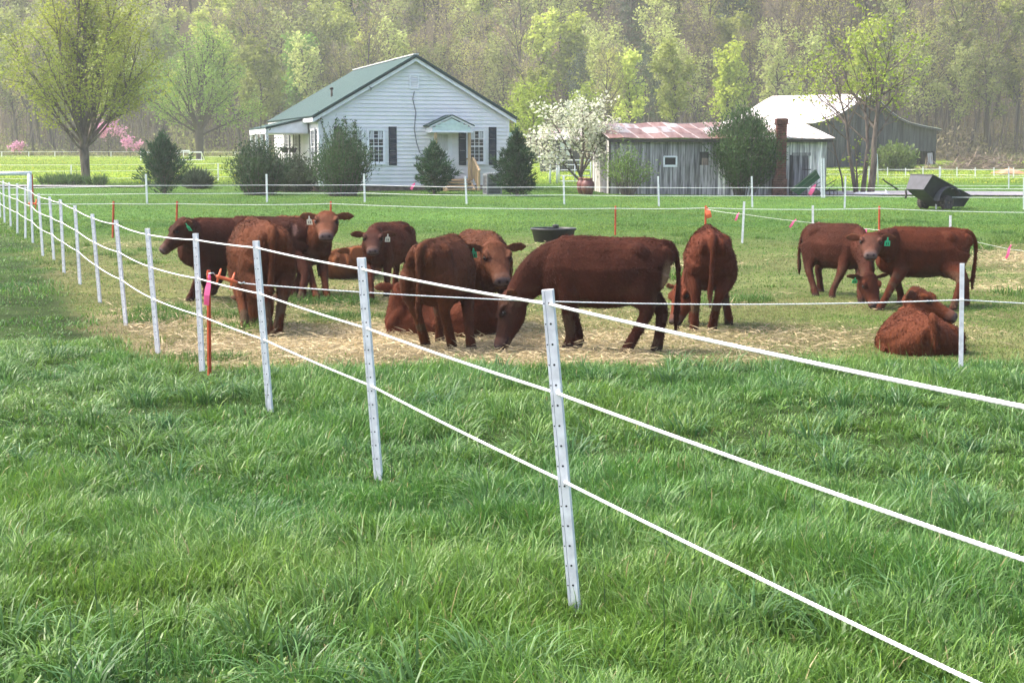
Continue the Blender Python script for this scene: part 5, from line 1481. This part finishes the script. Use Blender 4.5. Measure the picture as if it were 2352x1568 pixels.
plant('yucca_clump', 'low clump of spiky dark leaves right of the spreading juniper', 'plant', 452, 432, bush(q, .75, .75, 90, 30, .40, .04, (.03, .055, .03), (.07, .10, .05), base=.5, upr=1.4, lo=.0))
plant('big_shrub', 'large round grey-green shrub hiding the middle of the shed', 'bush', 1706, 446, bush(q, 3.6, 1.75, 340, 150, .15, .045, (.04, .085, .032), (.10, .165, .05), base=.6, scat=.085, upr=.9, lo=.2, spread=.9), sides=(5, 3))
plant('open_shrub', 'open leafy shrub with thin stems before the left end of the shed', 'bush', 1442, 449, bush(q, 2.15, 1.15, 45, 45, .11, .055, (.11, .19, .05), (.19, .28, .07), base=.2, scat=.14, lo=.4), 'leaf')
plant('box_bush', 'small clipped box under the shed window', 'bush', 1541, 444.5, bush(q, .48, .62, 90, 50, .06, .035, (.06, .115, .025), (.15, .21, .04), base=.5, scat=.3), 'leaf')
plant('barn_shrub', 'rounded green shrub against the dark barn beside the leaning tree', 'bush', 2052, 391, bush(q, 1.9, 1.7, 90, 60, .24, .14, (.08, .13, .04), (.18, .24, .07), base=1.2, scat=.2), 'leaf', Yd=112)
for k, (u, lab) in enumerate(((118, 'strappy green flower clump at the left end of the bed under the maple'), (150, 'strappy green flower clump in the middle of the bed under the maple'), (178, 'strappy green flower clump beside the maple trunk'), (222, 'low green clump right of the maple trunk'))):
    plant('flower_clump', lab, 'plant', u, 426 + k % 2, bush(q, .42, .62, 46, 12, .34, .035, (.06, .12, .035), (.13, .21, .06), base=.5, upr=1.3, lo=0), group='bed of strappy plants around the maple')
# climbing vines on the house front: stems and leaves of one creeper
rng = q; vs_ = MB(); LP = []
cs_, sn_ = math.cos(R(17)), math.sin(R(17))
def hw_(x, z, y=-.12): return np.array([HX0 + x * cs_ - y * sn_, HY0 + x * sn_ + y * cs_, HZ + z])
for px0, py0, pts in ((735, 268, [(735, 268), (742, 290), (752, 320), (766, 350), (778, 385)]), (792, 275, [(791, 273), (795, 290), (793, 320), (788, 350), (785, 390)]), (815, 282, [(818, 280), (812, 300), (806, 330), (800, 370)]), (775, 282, [(773, 278), (774, 300), (778, 330), (782, 370)])):
    C_ = np.array([hw_(hx(a), hz(b)) for a, b in pts]); C_[:, 0] += rng.normal(0, .03, len(C_)); vs_.tube(C_, .012, 4)
    t = rng.random(110); P_ = np.stack([np.interp(t * (len(C_) - 1), range(len(C_)), C_[:, j]) for j in range(3)], 1) + rng.normal(0, .06, (110, 3)); P_[:, 1] -= .05; LP.append(P_)
vine = vs_.build('vine', [M['bark']]); tag(vine, 'thin climbing vines on the house front left of the double window', 'vine')
P_ = np.concatenate(LP); V, F, T = diamonds(P_, rng.normal(0, 1, P_.shape), .10, .07, rng, np.array([.09, .16, .04]) * (.6 + .8 * rng.random((len(P_), 1))))
obj('foliage', np_mesh('foliage', V, F, [M['leaf']], T), vine)

# ------------------------------------------------------------------ the wood on the hillside
class Kind: pass
def kind_leafy(seed, H, col, col2, nleaf, size, spread, n1=13, ang=.7):
    rng = np.random.default_rng(seed); segs = []
    P = dict(segs=[7, 4, 3], wob=.07, up=[.06, .05, .03], taper=.2, lv=2, n=[n1, 5, 0], t0=[.34, .2, 0], ang=[ang, .6, 0], lr=[.36, .5, 0], sh=.5, rr=.45)
    grow(rng, (0, 0, -.6), (0, 0, 1), H, .20 + .007 * H, 0, P, segs)
    return segs, leaves_on(rng, segs, nleaf, 1, size, spread, col, col2, (.15, 1), .75)
def kind_bare(seed, H, col, nleaf=500, n1=16):
    rng = np.random.default_rng(seed); segs = []
    P = dict(segs=[8, 5, 3], wob=.07, up=[.05, .07, .05], taper=.15, lv=2, n=[n1, 6, 0], t0=[.35, .2, 0], ang=[.55, .5, 0], lr=[.30, .5, 0], sh=.4, rr=.4)
    grow(rng, (0, 0, -.6), (0, 0, 1), H, .20 + .007 * H, 0, P, segs)
    tips = [(p, r, l) for p, r, l in segs if l == 2]
    n = 1500                                             # fine twigs
    ix = rng.integers(len(tips), size=n); P_ = np.stack([tips[i][0][rng.integers(1, 4)] for i in ix]) + rng.normal(0, .15, (n, 3))
    D = nrm(np.stack([tips[i][0][-1] - tips[i][0][0] for i in ix])) + rng.normal(0, .45, (n, 3)) + [0, 0, .3]
    c = np.array([.23, .19, .165]) * (.6 + .7 * rng.random((n, 1)))
    tw = diamonds(P_, D, .5 + .9 * rng.random(n), .035 + .03 * rng.random(n), rng, c)
    lv = leaves_on(rng, segs, nleaf, 1, .30, .55, col, np.array(col) * .7, (.3, 1), .7)
    return segs, join([tw, lv])
def kind_pine(seed, H, col, col2):
    rng = np.random.default_rng(seed); segs = [(np.array([[0, 0, -.6], [.1, 0, H * .5], [0, .1, H]]), np.array([.26, .17, .03]), 0)]
    Ps, Ds = [], []
    for k in range(46):
        t = .3 + .7 * (k + rng.random()) / 46; z = H * t; az = k * 2.4 + rng.normal(0, .4); Lb = (1.05 - t) * H * .26 * (.6 + .7 * rng.random()) + .3
        d = np.array([math.cos(az), math.sin(az), .12 + .2 * rng.random()]); segs.append((np.array([[0, 0, z], np.array([0, 0, z]) + d * Lb]), np.array([.05, .015]), 1))
        m = int(20 + 60 * Lb / 4); s_ = .25 + .75 * rng.random(m); p = np.array([0, 0, z]) + d * (Lb * s_)[:, None] + rng.normal(0, .28, (m, 3)); Ps.append(p); Ds.append(d * .5 + rng.normal(0, .7, (m, 3)) + [0, 0, .2])
    P_ = np.concatenate(Ps); n = len(P_); w = rng.random((n, 1)); c = (np.array(col) * (1 - w) + np.array(col2) * w) * (.7 + .6 * rng.random((n, 1)))
    return segs, diamonds(P_, np.concatenate(Ds), .45 + .5 * rng.random(n), .16 + .14 * rng.random(n), rng, c)
YG, YG2 = (.47, .52, .12), (.36, .43, .10)
PG, PG2 = (.45, .49, .17), (.34, .40, .14)
KINDS = {
    'bright': [kind_leafy(101 + k, 17, YG, YG2, 3400, .50, .42) for k in range(3)],
    'green': [kind_leafy(111 + k, 16, (.19, .32, .06), (.13, .24, .05), 3200, .48, .42) for k in range(2)],
    'pale': [kind_leafy(121 + k, 18, PG, PG2, 1900, .44, .45) for k in range(3)],
    'bare': [kind_bare(131 + k, 19, (.36, .29, .15)) for k in range(3)],
    'budding': [kind_bare(141 + k, 18, (.46, .45, .14), 1300) for k in range(3)],
    'pine': [kind_pine(151 + k, 21, (.055, .085, .05), (.10, .14, .075)) for k in range(2)],
    'poplar': [kind_leafy(161 + k, 15, (.50, .56, .09), (.36, .45, .07), 2900, .46, .4, 16, .42) for k in range(2)],
}
WORDS = {'bright': ('fresh yellow-green leafy tree', 'leafy_tree'), 'green': ('deep green leafy tree', 'leafy_tree'), 'pale': ('pale thin-leaved tree', 'leafy_tree'), 'bare': ('bare grey-brown tree', 'bare_tree'),
         'budding': ('budding olive-brown tree', 'bare_tree'), 'pine': ('dark blue-green pine', 'pine_tree'), 'poplar': ('slender bright yellow-green tree', 'leafy_tree')}
TM = {}
for kname, vs__ in KINDS.items():
    TM[kname] = []
    for segs, (V, F, T) in vs__:
        trunk = tree_mesh(segs, (6, 4, 3), (1, 1, 1), .02).mesh('trunk', [M['far_bark']], True)
        TM[kname].append((trunk, np_mesh('crown', V, F, [M['forest_leaf'] if kname != 'pine' else M['needle']], T)))
def forest_tree(kname, x, y, s_, rng, label=None, group=None, zs=1.0):
    v = rng.integers(len(TM[kname])); tm, cm = TM[kname][v]
    root = thing(WORDS[kname][1], label, 'tree', (x, y, gz(x, y)), rng.random() * 6.28, group)
    root.scale = (s_, s_, s_ * zs)
    obj('trunk', tm, root); obj('crown', cm, root)
fr = np.random.default_rng(99)
# trees one can single out
def at_(u, Yd): return (u - 1176) / PIX * Yd
SING = [('poplar', 1660, 172, .80, 'tall bright poplar just above the right half of the shed roof'), ('bright', 1545, 168, .70, 'rounded bright yellow-green tree behind the left half of the shed'), ('bright', 1450, 171, .66, 'yellow-green tree between the dogwood and the shed roof'),
        ('poplar', 1965, 186, .98, 'glowing yellow-green tree rising behind the barn ridge'), ('poplar', 1302, 212, 1.0, 'pointed yellow-green tree high above the dogwood'), ('bright', 1230, 168, .55, 'low yellow-green tree right of the farmhouse gable'),
        ('bright', 610, 186, .78, 'bright green tree just left of the farmhouse roof'), ('bright', 560, 196, .9, 'taller pale green tree behind the tree left of the farmhouse roof'), ('green', 685, 205, .92, 'deep green tree above the left end of the farmhouse roof'),
        ('pine', 1590, 225, 1.0, 'dark pine in the wood straight above the shed'), ('pine', 1500, 240, 1.0, 'dark pine in the wood above the dogwood and shed'), ('bright', 1130, 232, .95, 'yellow-green tree behind the right slope of the farmhouse roof'),
        ('budding', 1400, 165, .62, 'budding tree behind the blossoming tree'), ('pale', 1780, 182, .72, 'pale tree left of the barn roof'), ('bright', 2325, 190, .95, 'fresh yellow-green tree at the right end of the wood edge'), ('budding', 2120, 186, .9, 'budding tree straight behind the right eave of the barn')]
taken = []
for k, u, Yd, s_, lab in SING:
    x = at_(u, Yd); forest_tree(k, x, Yd, s_, fr, lab); taken.append((x, Yd))
REG = ((-1e9, 760, 'left of the farmhouse'), (760, 1180, 'above the farmhouse'), (1180, 1740, 'above the shed'), (1740, 1e9, 'right of the shed'))
cand = []
tries = 0
while len(cand) < 640 and tries < 60000:
    tries += 1
    y = 176 + 225 * fr.random() ** 1.15; x = (fr.random() * 2 - 1) * (.345 * y + 6)
    if y < wood_edge(x) + 1: continue
    md = 3.4 if y < wood_edge(x) + 18 else (4.4 if y < 260 else 6.2)
    if all((x - a) ** 2 + (y - b_) ** 2 > md * md for a, b_ in taken): taken.append((x, y)); cand.append((x, y))
cand.sort(key=lambda c: c[1] - wood_edge(c[0]))
far_parts, far_tr = [], []
for n_, (x, y) in enumerate(cand):
    u = 1176 + x / y * PIX; g = fr.random(); e = y - wood_edge(x)
    patch = vnoise(np.array([x]), np.array([y]), 28, 71)[0]
    if u < 760: pr = [('bright', .56), ('pale', .24), ('budding', .14), ('bare', .06)]
    elif u < 1180: pr = [('bright', .34), ('pale', .26), ('budding', .24), ('bare', .14), ('green', .02)]
    elif u < 1740: pr = [('bright', .20), ('pale', .26), ('budding', .26), ('bare', .14), ('pine', .14)]
    else: pr = [('bright', .12), ('pale', .32), ('budding', .34), ('bare', .18), ('pine', .04)]
    g = .65 * g + .35 * patch if u < 1200 else g
    for kname, p in pr:
        g -= p
        if g < 0: break
    s_ = (.72 + .36 * fr.random()) * (1.12 if kname in ('bare', 'budding') else .95)
    if e < 10: s_ *= .8 + .15 * fr.random()
    if n_ < 262:
        reg = [r for a, b_, r in REG if a <= u < b_][0]
        dep = 'at the foot of the wooded hill' if e < 16 else ('on the lower slope of the hill' if e < 45 else 'higher on the wooded hill')
        forest_tree(kname, x, y, s_, fr, f'{WORDS[kname][0]} {dep}, {reg}', f'{WORDS[kname][0]}s {dep}, {reg}')
    else:
        segs, (V, F, T) = KINDS[kname][fr.integers(len(KINDS[kname]))]
        a = fr.random() * 6.28; Rm = np.array([[math.cos(a), -math.sin(a), 0], [math.sin(a), math.cos(a), 0], [0, 0, 1]]) * s_
        o_ = np.array([x, y, gz(x, y)]); nq = len(F)
        keep = fr.random(nq) < .62
        Vq = V.reshape(nq, 4, 3)[keep]; Tq = T.reshape(nq, 4, 3)[keep]
        c_ = Vq.mean(1, keepdims=True); Vq = c_ + (Vq - c_) * 1.28
        far_parts.append((Vq.reshape(-1, 3) @ Rm.T + o_, np.arange(4 * len(Vq)).reshape(-1, 4), Tq.reshape(-1, 3)))
        for p, r, l in segs:
            if l < 2: far_tr.append((p @ Rm.T + o_, r * s_, l))
V, F, T = join(far_parts)
tb = tree_mesh(far_tr, (5, 3), (1, 1, 1), .035)
nV = len(V)
Vt = np.array(tb.v); Ft = [np.array([f for f in tb.f if len(f) == 4]) + nV]
Tt = np.tile([.16, .13, .115], (len(Vt), 1))
o = obj('upper_wood', np_mesh('upper_wood', np.concatenate([V, Vt]), [F] + Ft, [M['leaf']], np.concatenate([T, Tt]))); o['kind'] = 'stuff'
# brush and saplings along the foot of the wood
def undergrowth():
    n = 42000
    x = (fr.random(n) * 2 - 1) * 85; e = -3 + 34 * fr.random(n) ** 1.6; y = wood_edge(x) + e
    k = (np.abs(x) < .345 * y + 6); x, y, e = x[k], y[k], e[k]; n = len(x)
    den = vnoise(x, y, 5, 81); k = fr.random(n) < .25 + den; x, y, den = x[k], y[k], den[k]; n = len(x)
    h = (.3 + 3.6 * sstep(.35, .9, den)) * fr.random(n) ** 1.3
    P_ = np.column_stack([x + fr.normal(0, .4, n), y + fr.normal(0, .4, n), ground_z(x, y) + h])
    g = vnoise(x, y, 9, 82); left = sstep(30, -20, x)
    w = np.clip(g * 1.2 - .35 + .25 * left, 0, 1)[:, None]
    c = (np.array([.21, .175, .115]) * (1 - w) + np.array([.30, .36, .09]) * w) * (.6 + .7 * fr.random((n, 1)))
    A = diamonds(P_, fr.normal(0, 1, (n, 3)) + [0, 0, .6], .35 + .35 * fr.random(n), .16 + .16 * fr.random(n), fr, c)
    m = 3800
    x = (fr.random(m) * 2 - 1) * 90; y = wood_edge(x) + 26 * fr.random(m); z = ground_z(x, y)
    B = diamonds(np.column_stack([x, y, z - .2]), np.column_stack([fr.normal(0, .12, m), fr.normal(0, .12, m), np.ones(m)]), 2.5 + 7 * fr.random(m), .07 + .1 * fr.random(m), fr, np.array([.16, .135, .12]) * (.6 + .8 * fr.random((m, 1))))
    V, F, T = join([A, B])
    o = obj('undergrowth', np_mesh('undergrowth', V, F, [M['leaf']], T)); o['kind'] = 'stuff'
undergrowth()
# ------------------------------------------------------------------ smaller things
# dump cart
CB = gp(2174, 479)
cart = thing('dump_cart', 'black poly dump cart with two wheels tipped down toward the right on the lawn', 'cart', (CB[0], CB[1], gz(CB[0], CB[1])), math.atan2(.53, .85))
K = .0024
def cp(zx, zy): return ((zx - 1250) * K, (895 - zy) * .00178 )
side = [cp(950, 232), cp(1750, 645), cp(1665, 850), cp(1300, 850), cp(1000, 660), cp(820, 505)]
top_in = .04; Wd = 1.0
tb = MB()
out0 = [(a, 0.12, b) for a, b in side]
# tapered tub: wider at the open rim
rim0 = [(side[0][0], 0, side[0][1]), (side[1][0], 0, side[1][1])]
def pt3(q, y): return (q[0], y, q[1])
A, B, C_, D_, E_, F_ = side
Vt = [pt3(A, 0), pt3(B, 0), pt3(C_, .13), pt3(D_, .13), pt3(E_, .13), pt3(F_, .10), pt3(A, Wd), pt3(B, Wd), pt3(C_, Wd - .13), pt3(D_, Wd - .13), pt3(E_, Wd - .13), pt3(F_, Wd - .10)]
tb.add(Vt, [(5, 4, 3, 2, 1, 0)], 0); tb.add(Vt, [(6, 7, 8, 9, 10, 11)], 0); tb.add(Vt, [(1, 2, 8, 7), (2, 3, 9, 8), (3, 4, 10, 9), (4, 5, 11, 10)], 0); tb.add(Vt, [(5, 0, 6, 11)], 1)
# inside faces and rim
inn = []
for (x, y, z) in Vt:
    yy = y + .04 if y < .5 else y - .04
    inn.append((x + (.05 if x < 0 else -.05), yy, z + .03))
inn[0] = (A[0] + .03, .035, A[1] - .012); inn[6] = (A[0] + .03, Wd - .035, A[1] - .012); inn[1] = (B[0] - .03, .035, B[1] + .012); inn[7] = (B[0] - .03, Wd - .035, B[1] + .012)
tb.add(inn, [(0, 1, 2, 3, 4, 5), (11, 10, 9, 8, 7, 6), (7, 8, 2, 1), (8, 9, 3, 2), (9, 10, 4, 3), (10, 11, 5, 4), (11, 6, 0, 5)], 0)
tb.tube([pt3(A, 0), pt3(B, 0), pt3(B, Wd), pt3(A, Wd), pt3(A, 0)], .026, 8, 0)
tub = tb.build('tub', [M['black_plastic'], M['grey_plastic']], cart)
fd = MB(); pts = []
for k in range(9):
    an = math.pi * (1.0 - k / 8 * .86); pts.append((.05 + .52 * math.cos(an) * 1.05, .30 + .0 + .50 * math.sin(an) * .9))
for (a, b), (c, d) in zip(pts[:-1], pts[1:]): fd.prism([(a, -.13, b), (c, -.13, d), (c, -.13, d + .045), (a, -.13, b + .045)], (0, .27, 0), 0)
fd.build('fender', [M['grey_plastic']], tub)
for y in (-.02, Wd + .02):
    wh = MB(); r = .235
    wh.lathe([(.11, -.10), (r - .05, -.115), (r - .012, -.09), (r, -.04), (r, .04), (r - .012, .09), (r - .05, .115), (.11, .10)], 28, c=(-.02, y, r), ax='y')
    for j in range(22):
        a = j * 2 * math.pi / 22
        for s_ in (-1, 1): wh.prism([(-.02 + (r - .008) * math.cos(a), y + s_ * .012, r + (r - .008) * math.sin(a)), (-.02 + (r - .008) * math.cos(a + .16), y + s_ * .012, r + (r - .008) * math.sin(a + .16)), (-.02 + (r + .012) * math.cos(a + .14), y + s_ * .012, r + (r + .012) * math.sin(a + .14)), (-.02 + (r + .012) * math.cos(a + .02), y + s_ * .012, r + (r + .012) * math.sin(a + .02))], (0, s_ * .075, 0), 0)
    wo = wh.build('wheel', [M['rubber']], cart, True)
    rm = MB(); rm.lathe([(.112, -.09), (.125, -.105), (.125, -.098), (.10, -.06), (.04, -.05), (.035, -.10), (.01, -.105)], 20, c=(-.02, y, r), ax='y'); rm.build('rim', [M['rim']], wo, True)
ax_ = MB(); ax_.tube([(-.02, 0, .235), (-.02, Wd, .235)], .025, 8); ax_.tube([(-.75, Wd / 2, .74), (.5, Wd / 2, .25)], .03, 6); ax_.build('axle', [M['iron']], cart, True)
tg_ = MB(); a = cp(530, 480); tg_.tube([(a[0] - .05, Wd * .55, a[1] - .05), (a[0] - .35, Wd * .6, a[1] + .12), (a[0] - .62, Wd * .62, a[1] + .25)], .028, 8); tg_.tube([(a[0] - .60, Wd * .62, a[1] + .24), (a[0] - .68, Wd * .62, a[1] + .31), (a[0] - .74, Wd * .62, a[1] + .30)], .02, 6)
tg_.tube([(a[0] + .05, .3, a[1] - .05), (a[0] + .10, .3, a[1] - .22), (a[0] + .06, .3, a[1] - .34)], .035, 6)
tg_.build('tongue', [M['iron']], cart, True)
# water tub in the pen
b = gp(1271, 557); b[2] = gz(b[0], b[1])
tr_ = thing('water_tub', 'round black rubber water tub on the grass behind the big dark cow', 'trough', b)
m = MB(); m.lathe([(.36, -.02), (.43, .0), (.49, .26), (.52, .27), (.52, .31), (.485, .31), (.465, .28), (.42, .06), (.02, .05)], 36); m.build('tub', [M['black_plastic']], tr_, True)
m = MB(); m.lathe([(.45, .235), (.01, .236)], 30); m.build('water', [mat('still_water', (.02, .025, .025), .05, spec=.6)], tr_)
m = MB(); m.box((-.14, -.07, .30), (.12, .09, .325)); m.lathe([(.07, .325), (.075, .37), (.04, .39), (.01, .39)], 12, c=(.05, 0, 0)); m.build('float_valve', [M['black_plastic']], tr_)
# stoneware pots
for u, v, s_, lab in ((1338, 436, .70, 'dark red pot partly hidden behind the other pot at the dogwood foot'), (1350, 436, .80, 'round dark red pot in front at the shed corner')):
    Yd = 65.3 if s_ < .75 else 64.8
    b = wp(u, v, Yd); b[2] = gz(b[0], Yd)
    m = MB(); m.lathe([(.18 * s_, 0), (.24 * s_, .02), (.33 * s_, .22), (.355 * s_, .4), (.32 * s_, .54), (.24 * s_, .6), (.235 * s_, .63), (.275 * s_, .66), (.275 * s_, .69), (.235 * s_, .70), (.22 * s_, .66), (.27 * s_, .5), (.05, .3)], 28)
    o = m.build('garden_pot', [M['terracotta']], None, True); o.location = b; tag(o, lab, 'pot')
# pipe gate with its posts
gpos = gp(1284, 421.5); Yg = gpos[1]; sg_ = PIX / Yg
gate = thing('pipe_gate', 'white tubular farm gate behind the dogwood beside the shed', 'gate', (gpos[0], Yg, gz(gpos[0], Yg)))
m = MB(); Wg = (1356 - 1284) / sg_; hs_ = [.12, .42, .72, 1.0, 1.25]
for h in hs_: m.tube([(0, 0, h), (Wg, 0, h)], .028, 6)
for x in (0, Wg * .5, Wg): m.tube([(x, -.01, .10), (x, -.01, 1.27)], .034, 6)
m.build('bars', [M['far_white']], gate, True)
pf = thing('pipe_fence', 'white pipe rail on two posts next to the farm gate', 'fence', (gpos[0] - .6, Yg - .3, gz(gpos[0], Yg)))
for px in (1263, 1279):
    x = (px - 1284) / sg_ + .6
    m = MB(); m.tube([(x, 0, -.1), (x, 0, 1.42 - (1279 - px) * .0)], .06, 8); m.build('post', [M['far_white']], pf, True)
m = MB(); m.tube([((1205 - 1284) / sg_ + .6, 0, 1.43), ((1281 - 1284) / sg_ + .6, 0, 1.43)], .05, 6); m.build('rail', [M['far_white']], pf, True)
# old post-and-rail fence far behind
b0 = wp(1150, 352, 150); rfen = thing('board_fence', 'dark post and rail fence far behind the farmhouse corner', 'fence', (b0[0], 150, gz(b0[0], 150)))
m = MB(); 
for k in range(9): MB().box((k * 1.9 - .07, -.05, -.1), (k * 1.9 + .07, .05, 1.25)).build('post', [M['wood_dark']], rfen)
for h in (.45, .95): m.box((-.1, -.09, h), (15.4, -.055, h + .13))
for h in (.45, .95): MB().box((-.1, -.09, h), (15.4, -.055, h + .13)).build('rail', [M['wood_dark']], rfen)
# trees in the pasture behind the dogwood
for k, (u, Yd, lab) in enumerate(((1195, 140, 'slim tree in the pasture left of the dogwood'), (1350, 145, 'slim tree trunk in the pasture near the shed corner'), (1218, 128, 'thin young tree by the far rail fence'))):
    sgm = young(300 + k, 6.5, .13, .42, 10, .7); x = at_(u, Yd)
    make_tree('pasture_tree', lab, 'tree', (x, Yd, gz(x, Yd)), sgm, leaves_on(fr, sgm, 1500, 1, .26, .3, (.32, .38, .06), (.24, .32, .05)), bark='far_bark', sides=(5, 4, 3, 3))
# white goals in the far meadow
def goal(u0, u1, ytop, ybot, Yd, lab, bars=()):
    a = wp(u0, ybot, Yd); b = wp(u1, ybot, Yd); h = (ybot - ytop) * Yd / PIX
    root = thing('pipe_goal', lab, 'goal', (a[0], Yd, gz(a[0], Yd))); w_ = b[0] - a[0]
    m = MB(); r = .075
    m.tube([(0, 0, -.1), (0, 0, h), (w_, 0, h), (w_, 0, -.1)], r, 6); m.build('frame', [M['far_white']], root)
    m = MB(); m.tube([(0, 1.4, .05), (w_, 1.4, .05)], r * .8, 6); m.tube([(0, 0, h), (0, 1.4, .05)], r * .8, 6); m.tube([(w_, 0, h), (w_, 1.4, .05)], r * .8, 6); m.build('back_frame', [M['far_white']], root)
    for x in bars: MB().tube([(w_ * x, .02, 0), (w_ * x, .02, h)], r * .7, 6).build('upright', [M['far_white']], root)
goal(323.5, 463, 345.5, 364, 160, 'wide low white pipe goal in the far meadow')
goal(356, 435, 342.5, 365.5, 157, 'narrower white pipe goal standing inside the wide one', (.66, .83))
# air-conditioning unit
b = gp(1131, 450); b[2] = gz(b[0], b[1])
ac = thing('air_conditioner', 'grey louvred air conditioning unit at the right end of the house front', 'unit', b, R(17))
m = MB(); m.box((-.33, -.33, 0), (.33, .33, .06)); m.box((-.33, -.33, .78), (.33, .33, .86)); m.lathe([(.26, .86), (.27, .88), (.2, .9), (.02, .9)], 20)
for x in (-.3, .3):
    for y in (-.3, .3): m.box((x - .03, y - .03, .06), (x + .03, y + .03, .78))
m.build('casing', [M['acmetal']], ac)
m = MB()
for k in range(12):
    z = .09 + k * .057
    m.box((-.27, -.315, z), (.27, -.29, z + .022)); m.box((-.315, -.27, z), (-.29, .27, z + .022))
m.box((-.27, -.28, .06), (.27, .28, .77), 1)
m.build('louvres', [M['acmetal'], M['hole']], ac)
# green tub cart leaning at the shed
b = gp(1862, 446.5); b[1] = 64.6; b[0] = at_(1862, 64.6); b[2] = gz(b[0], 64.6)
gc = thing('garden_cart', 'dark green garden cart tipped up against the shed door', 'cart', b, R(-8))
m = MB(); ca, sa = math.cos(R(40)), math.sin(R(40))
def tl_(x, y, z): return (x * ca - z * sa - .55, y, x * sa + z * ca + .06)
P_ = [tl_(0, 0, 0), tl_(1.15, 0, 0), tl_(1.22, 0, .36), tl_(-.1, 0, .36)]
Pb = [tl_(0.05, .62, 0), tl_(1.1, .62, 0), tl_(1.22, .72, .36), tl_(-.1, .72, .36)]
m.add(P_ + Pb, [(0, 1, 2, 3), (7, 6, 5, 4), (0, 4, 5, 1), (1, 5, 6, 2), (3, 7, 4, 0)], 0); m.tube([P_[2], P_[3], Pb[3], Pb[2], P_[2]], .022, 6); m.tube([tl_(.02, -.01, .2), tl_(1.17, -.01, .2)], .015, 5)
m.build('tub', [M['green_tub']], gc)
m = MB(); m.tube([tl_(.5, .3, -.05), (.55, .2, .45), (1.0, .15, .72)], .02, 6); m.tube([tl_(.5, .1, -.05), (.35, .0, .62), (.52, -.05, .42)], .018, 6); m.tube([(-.1, .35, .12), (.4, .35, .14)], .03, 6); m.build('handle', [M['iron']], gc, True)
for y in (.12, .56):
    m = MB(); m.lathe([(.03, -.04), (.13, -.045), (.15, 0), (.13, .045), (.03, .04)], 18, c=(.22, y, .15), ax='y'); m.build('wheel', [M['rubber']], gc, True)
# two tall white posts, old harrow, hose
for u, lab in ((1886, 'tall white post left of the pair at the shed corner'), (1891.5, 'tall white post right of the pair at the shed corner')):
    bb = wp(u + 2, 444, 63.5); bb[2] = gz(bb[0], 63.5); o = obj('garden_post', post_mesh(bb, wp(u, 363.5, 63.5), .075, .06)); tag(o, lab, 'post')
b = wp(1906, 440, 65.0); b[2] = gz(b[0], 65.0)
hr = thing('iron_harrow', 'small dark iron harrow on the drive edge right of the shed', 'tool', b)
m = MB(); m.tube([(-.3, 0, .26), (.36, 0, .30)], .025, 6); m.tube([(-.25, .2, .22), (.3, .2, .24)], .025, 6); m.tube([(-.05, .1, .28), (.18, .05, .5)], .02, 6)
for x in (-.22, -.02, .16, .3): m.tube([(x, 0, .27), (x + .03, .02, .1), (x - .02, .03, 0)], .018, 6)
m.build('frame', [M['iron']], hr, True)
b = wp(1992, 444.5, 66.3); b[2] = gz(b[0], 66.3) + .03
m = MB()
for k in range(5):
    a0 = np.linspace(0, 6.28, 26); r = .30 + .05 * k; m.tube(np.column_stack([r * 1.5 * np.cos(a0) + .05 * k, r * .9 * np.sin(a0), .02 + .03 * (k % 3) + 0 * a0]), .02, 5, cap=False)
m.tube([(.7, 0, .03), (.85, .05, .14), (.8, .1, .2), (.95, .1, .03)], .022, 6)
o = m.build('garden_hose', [M['far_white']], None, True); o.location = b; tag(o, 'pale coiled hose on the ground between the two trees right of the shed', 'hose')
# bent white pipe near the leaning tree
b = gp(2017, 424); pz = MB(); t = wp(2012, 352, b[1]); pz.tube([[b[0], b[1], gz(b[0], b[1])], [t[0] + .06, b[1], t[2] - .3], [t[0] + .04, b[1], t[2] - .08], t], .045, 6)
tag(pz.build('bent_pipe', [M['far_white']], None, True), 'tall white pipe with a bent tip right of the leaning tree', 'pipe')
# brush heap right of the barn
b = wp(2262, 392, 118); n = 1500; rr = np.random.default_rng(8)
x = rr.normal(0, 2.6, n); y = rr.normal(0, 1.1, n); h = 1.15 * np.exp(-(x / 2.6) ** 2 - (y / 1.2) ** 2) * rr.random(n)
P_ = np.column_stack([b[0] + x, 118 + y, ground_z(b[0] + x, 118 + y) + h])
V, F, T = diamonds(P_, np.column_stack([rr.normal(0, 1, n), rr.normal(0, .5, n), rr.normal(0, .3, n)]), .4 + .9 * rr.random(n), .05 + .06 * rr.random(n), rr, np.array([.22, .17, .13]) * (.5 + .9 * rr.random((n, 1))))
tag(obj('brush_heap', np_mesh('brush_heap', V, F, [M['hay']], T)), 'heap of dry brush on the grass right of the barn', 'brush')
# patch of bare red soil
sb = gp(2318, 402); a0 = np.linspace(0, 6.28, 24, endpoint=False); rx = .9 + .3 * vnoise(a0, a0 * 0, .8, 3); 
Vx = np.column_stack([sb[0] + rx * np.cos(a0), sb[1] + 1.5 * rx * np.sin(a0)]); Vx = np.vstack([Vx, sb[:2]]); Vz = ground_z(Vx[:, 0], Vx[:, 1]) + .12; Vz[-1] += .35
o = obj('bare_soil', np_mesh('bare_soil', np.column_stack([Vx, Vz]), np.array([[k, (k + 1) % 24, 24] for k in range(24)]), [M['soil']], smooth=True)); o['kind'] = 'structure'
# ------------------------------------------------------------------ haze
hm = bpy.data.materials.new('valley_haze'); hm.use_nodes = True; nt = hm.node_tree
nt.nodes.remove(nt.nodes['Principled BSDF'])
pv = nt.nodes.new('ShaderNodeVolumePrincipled'); pv.inputs['Color'].default_value = (.95, .96, .97, 1); pv.inputs['Density'].default_value = .00055; pv.inputs['Anisotropy'].default_value = .25
nt.links.new(pv.outputs[0], nt.nodes['Material Output'].inputs['Volume'])
o = MB().box((-270, -14, -1.3), (270, 490, 150)).build('haze', [hm]); o['kind'] = 'stuff'
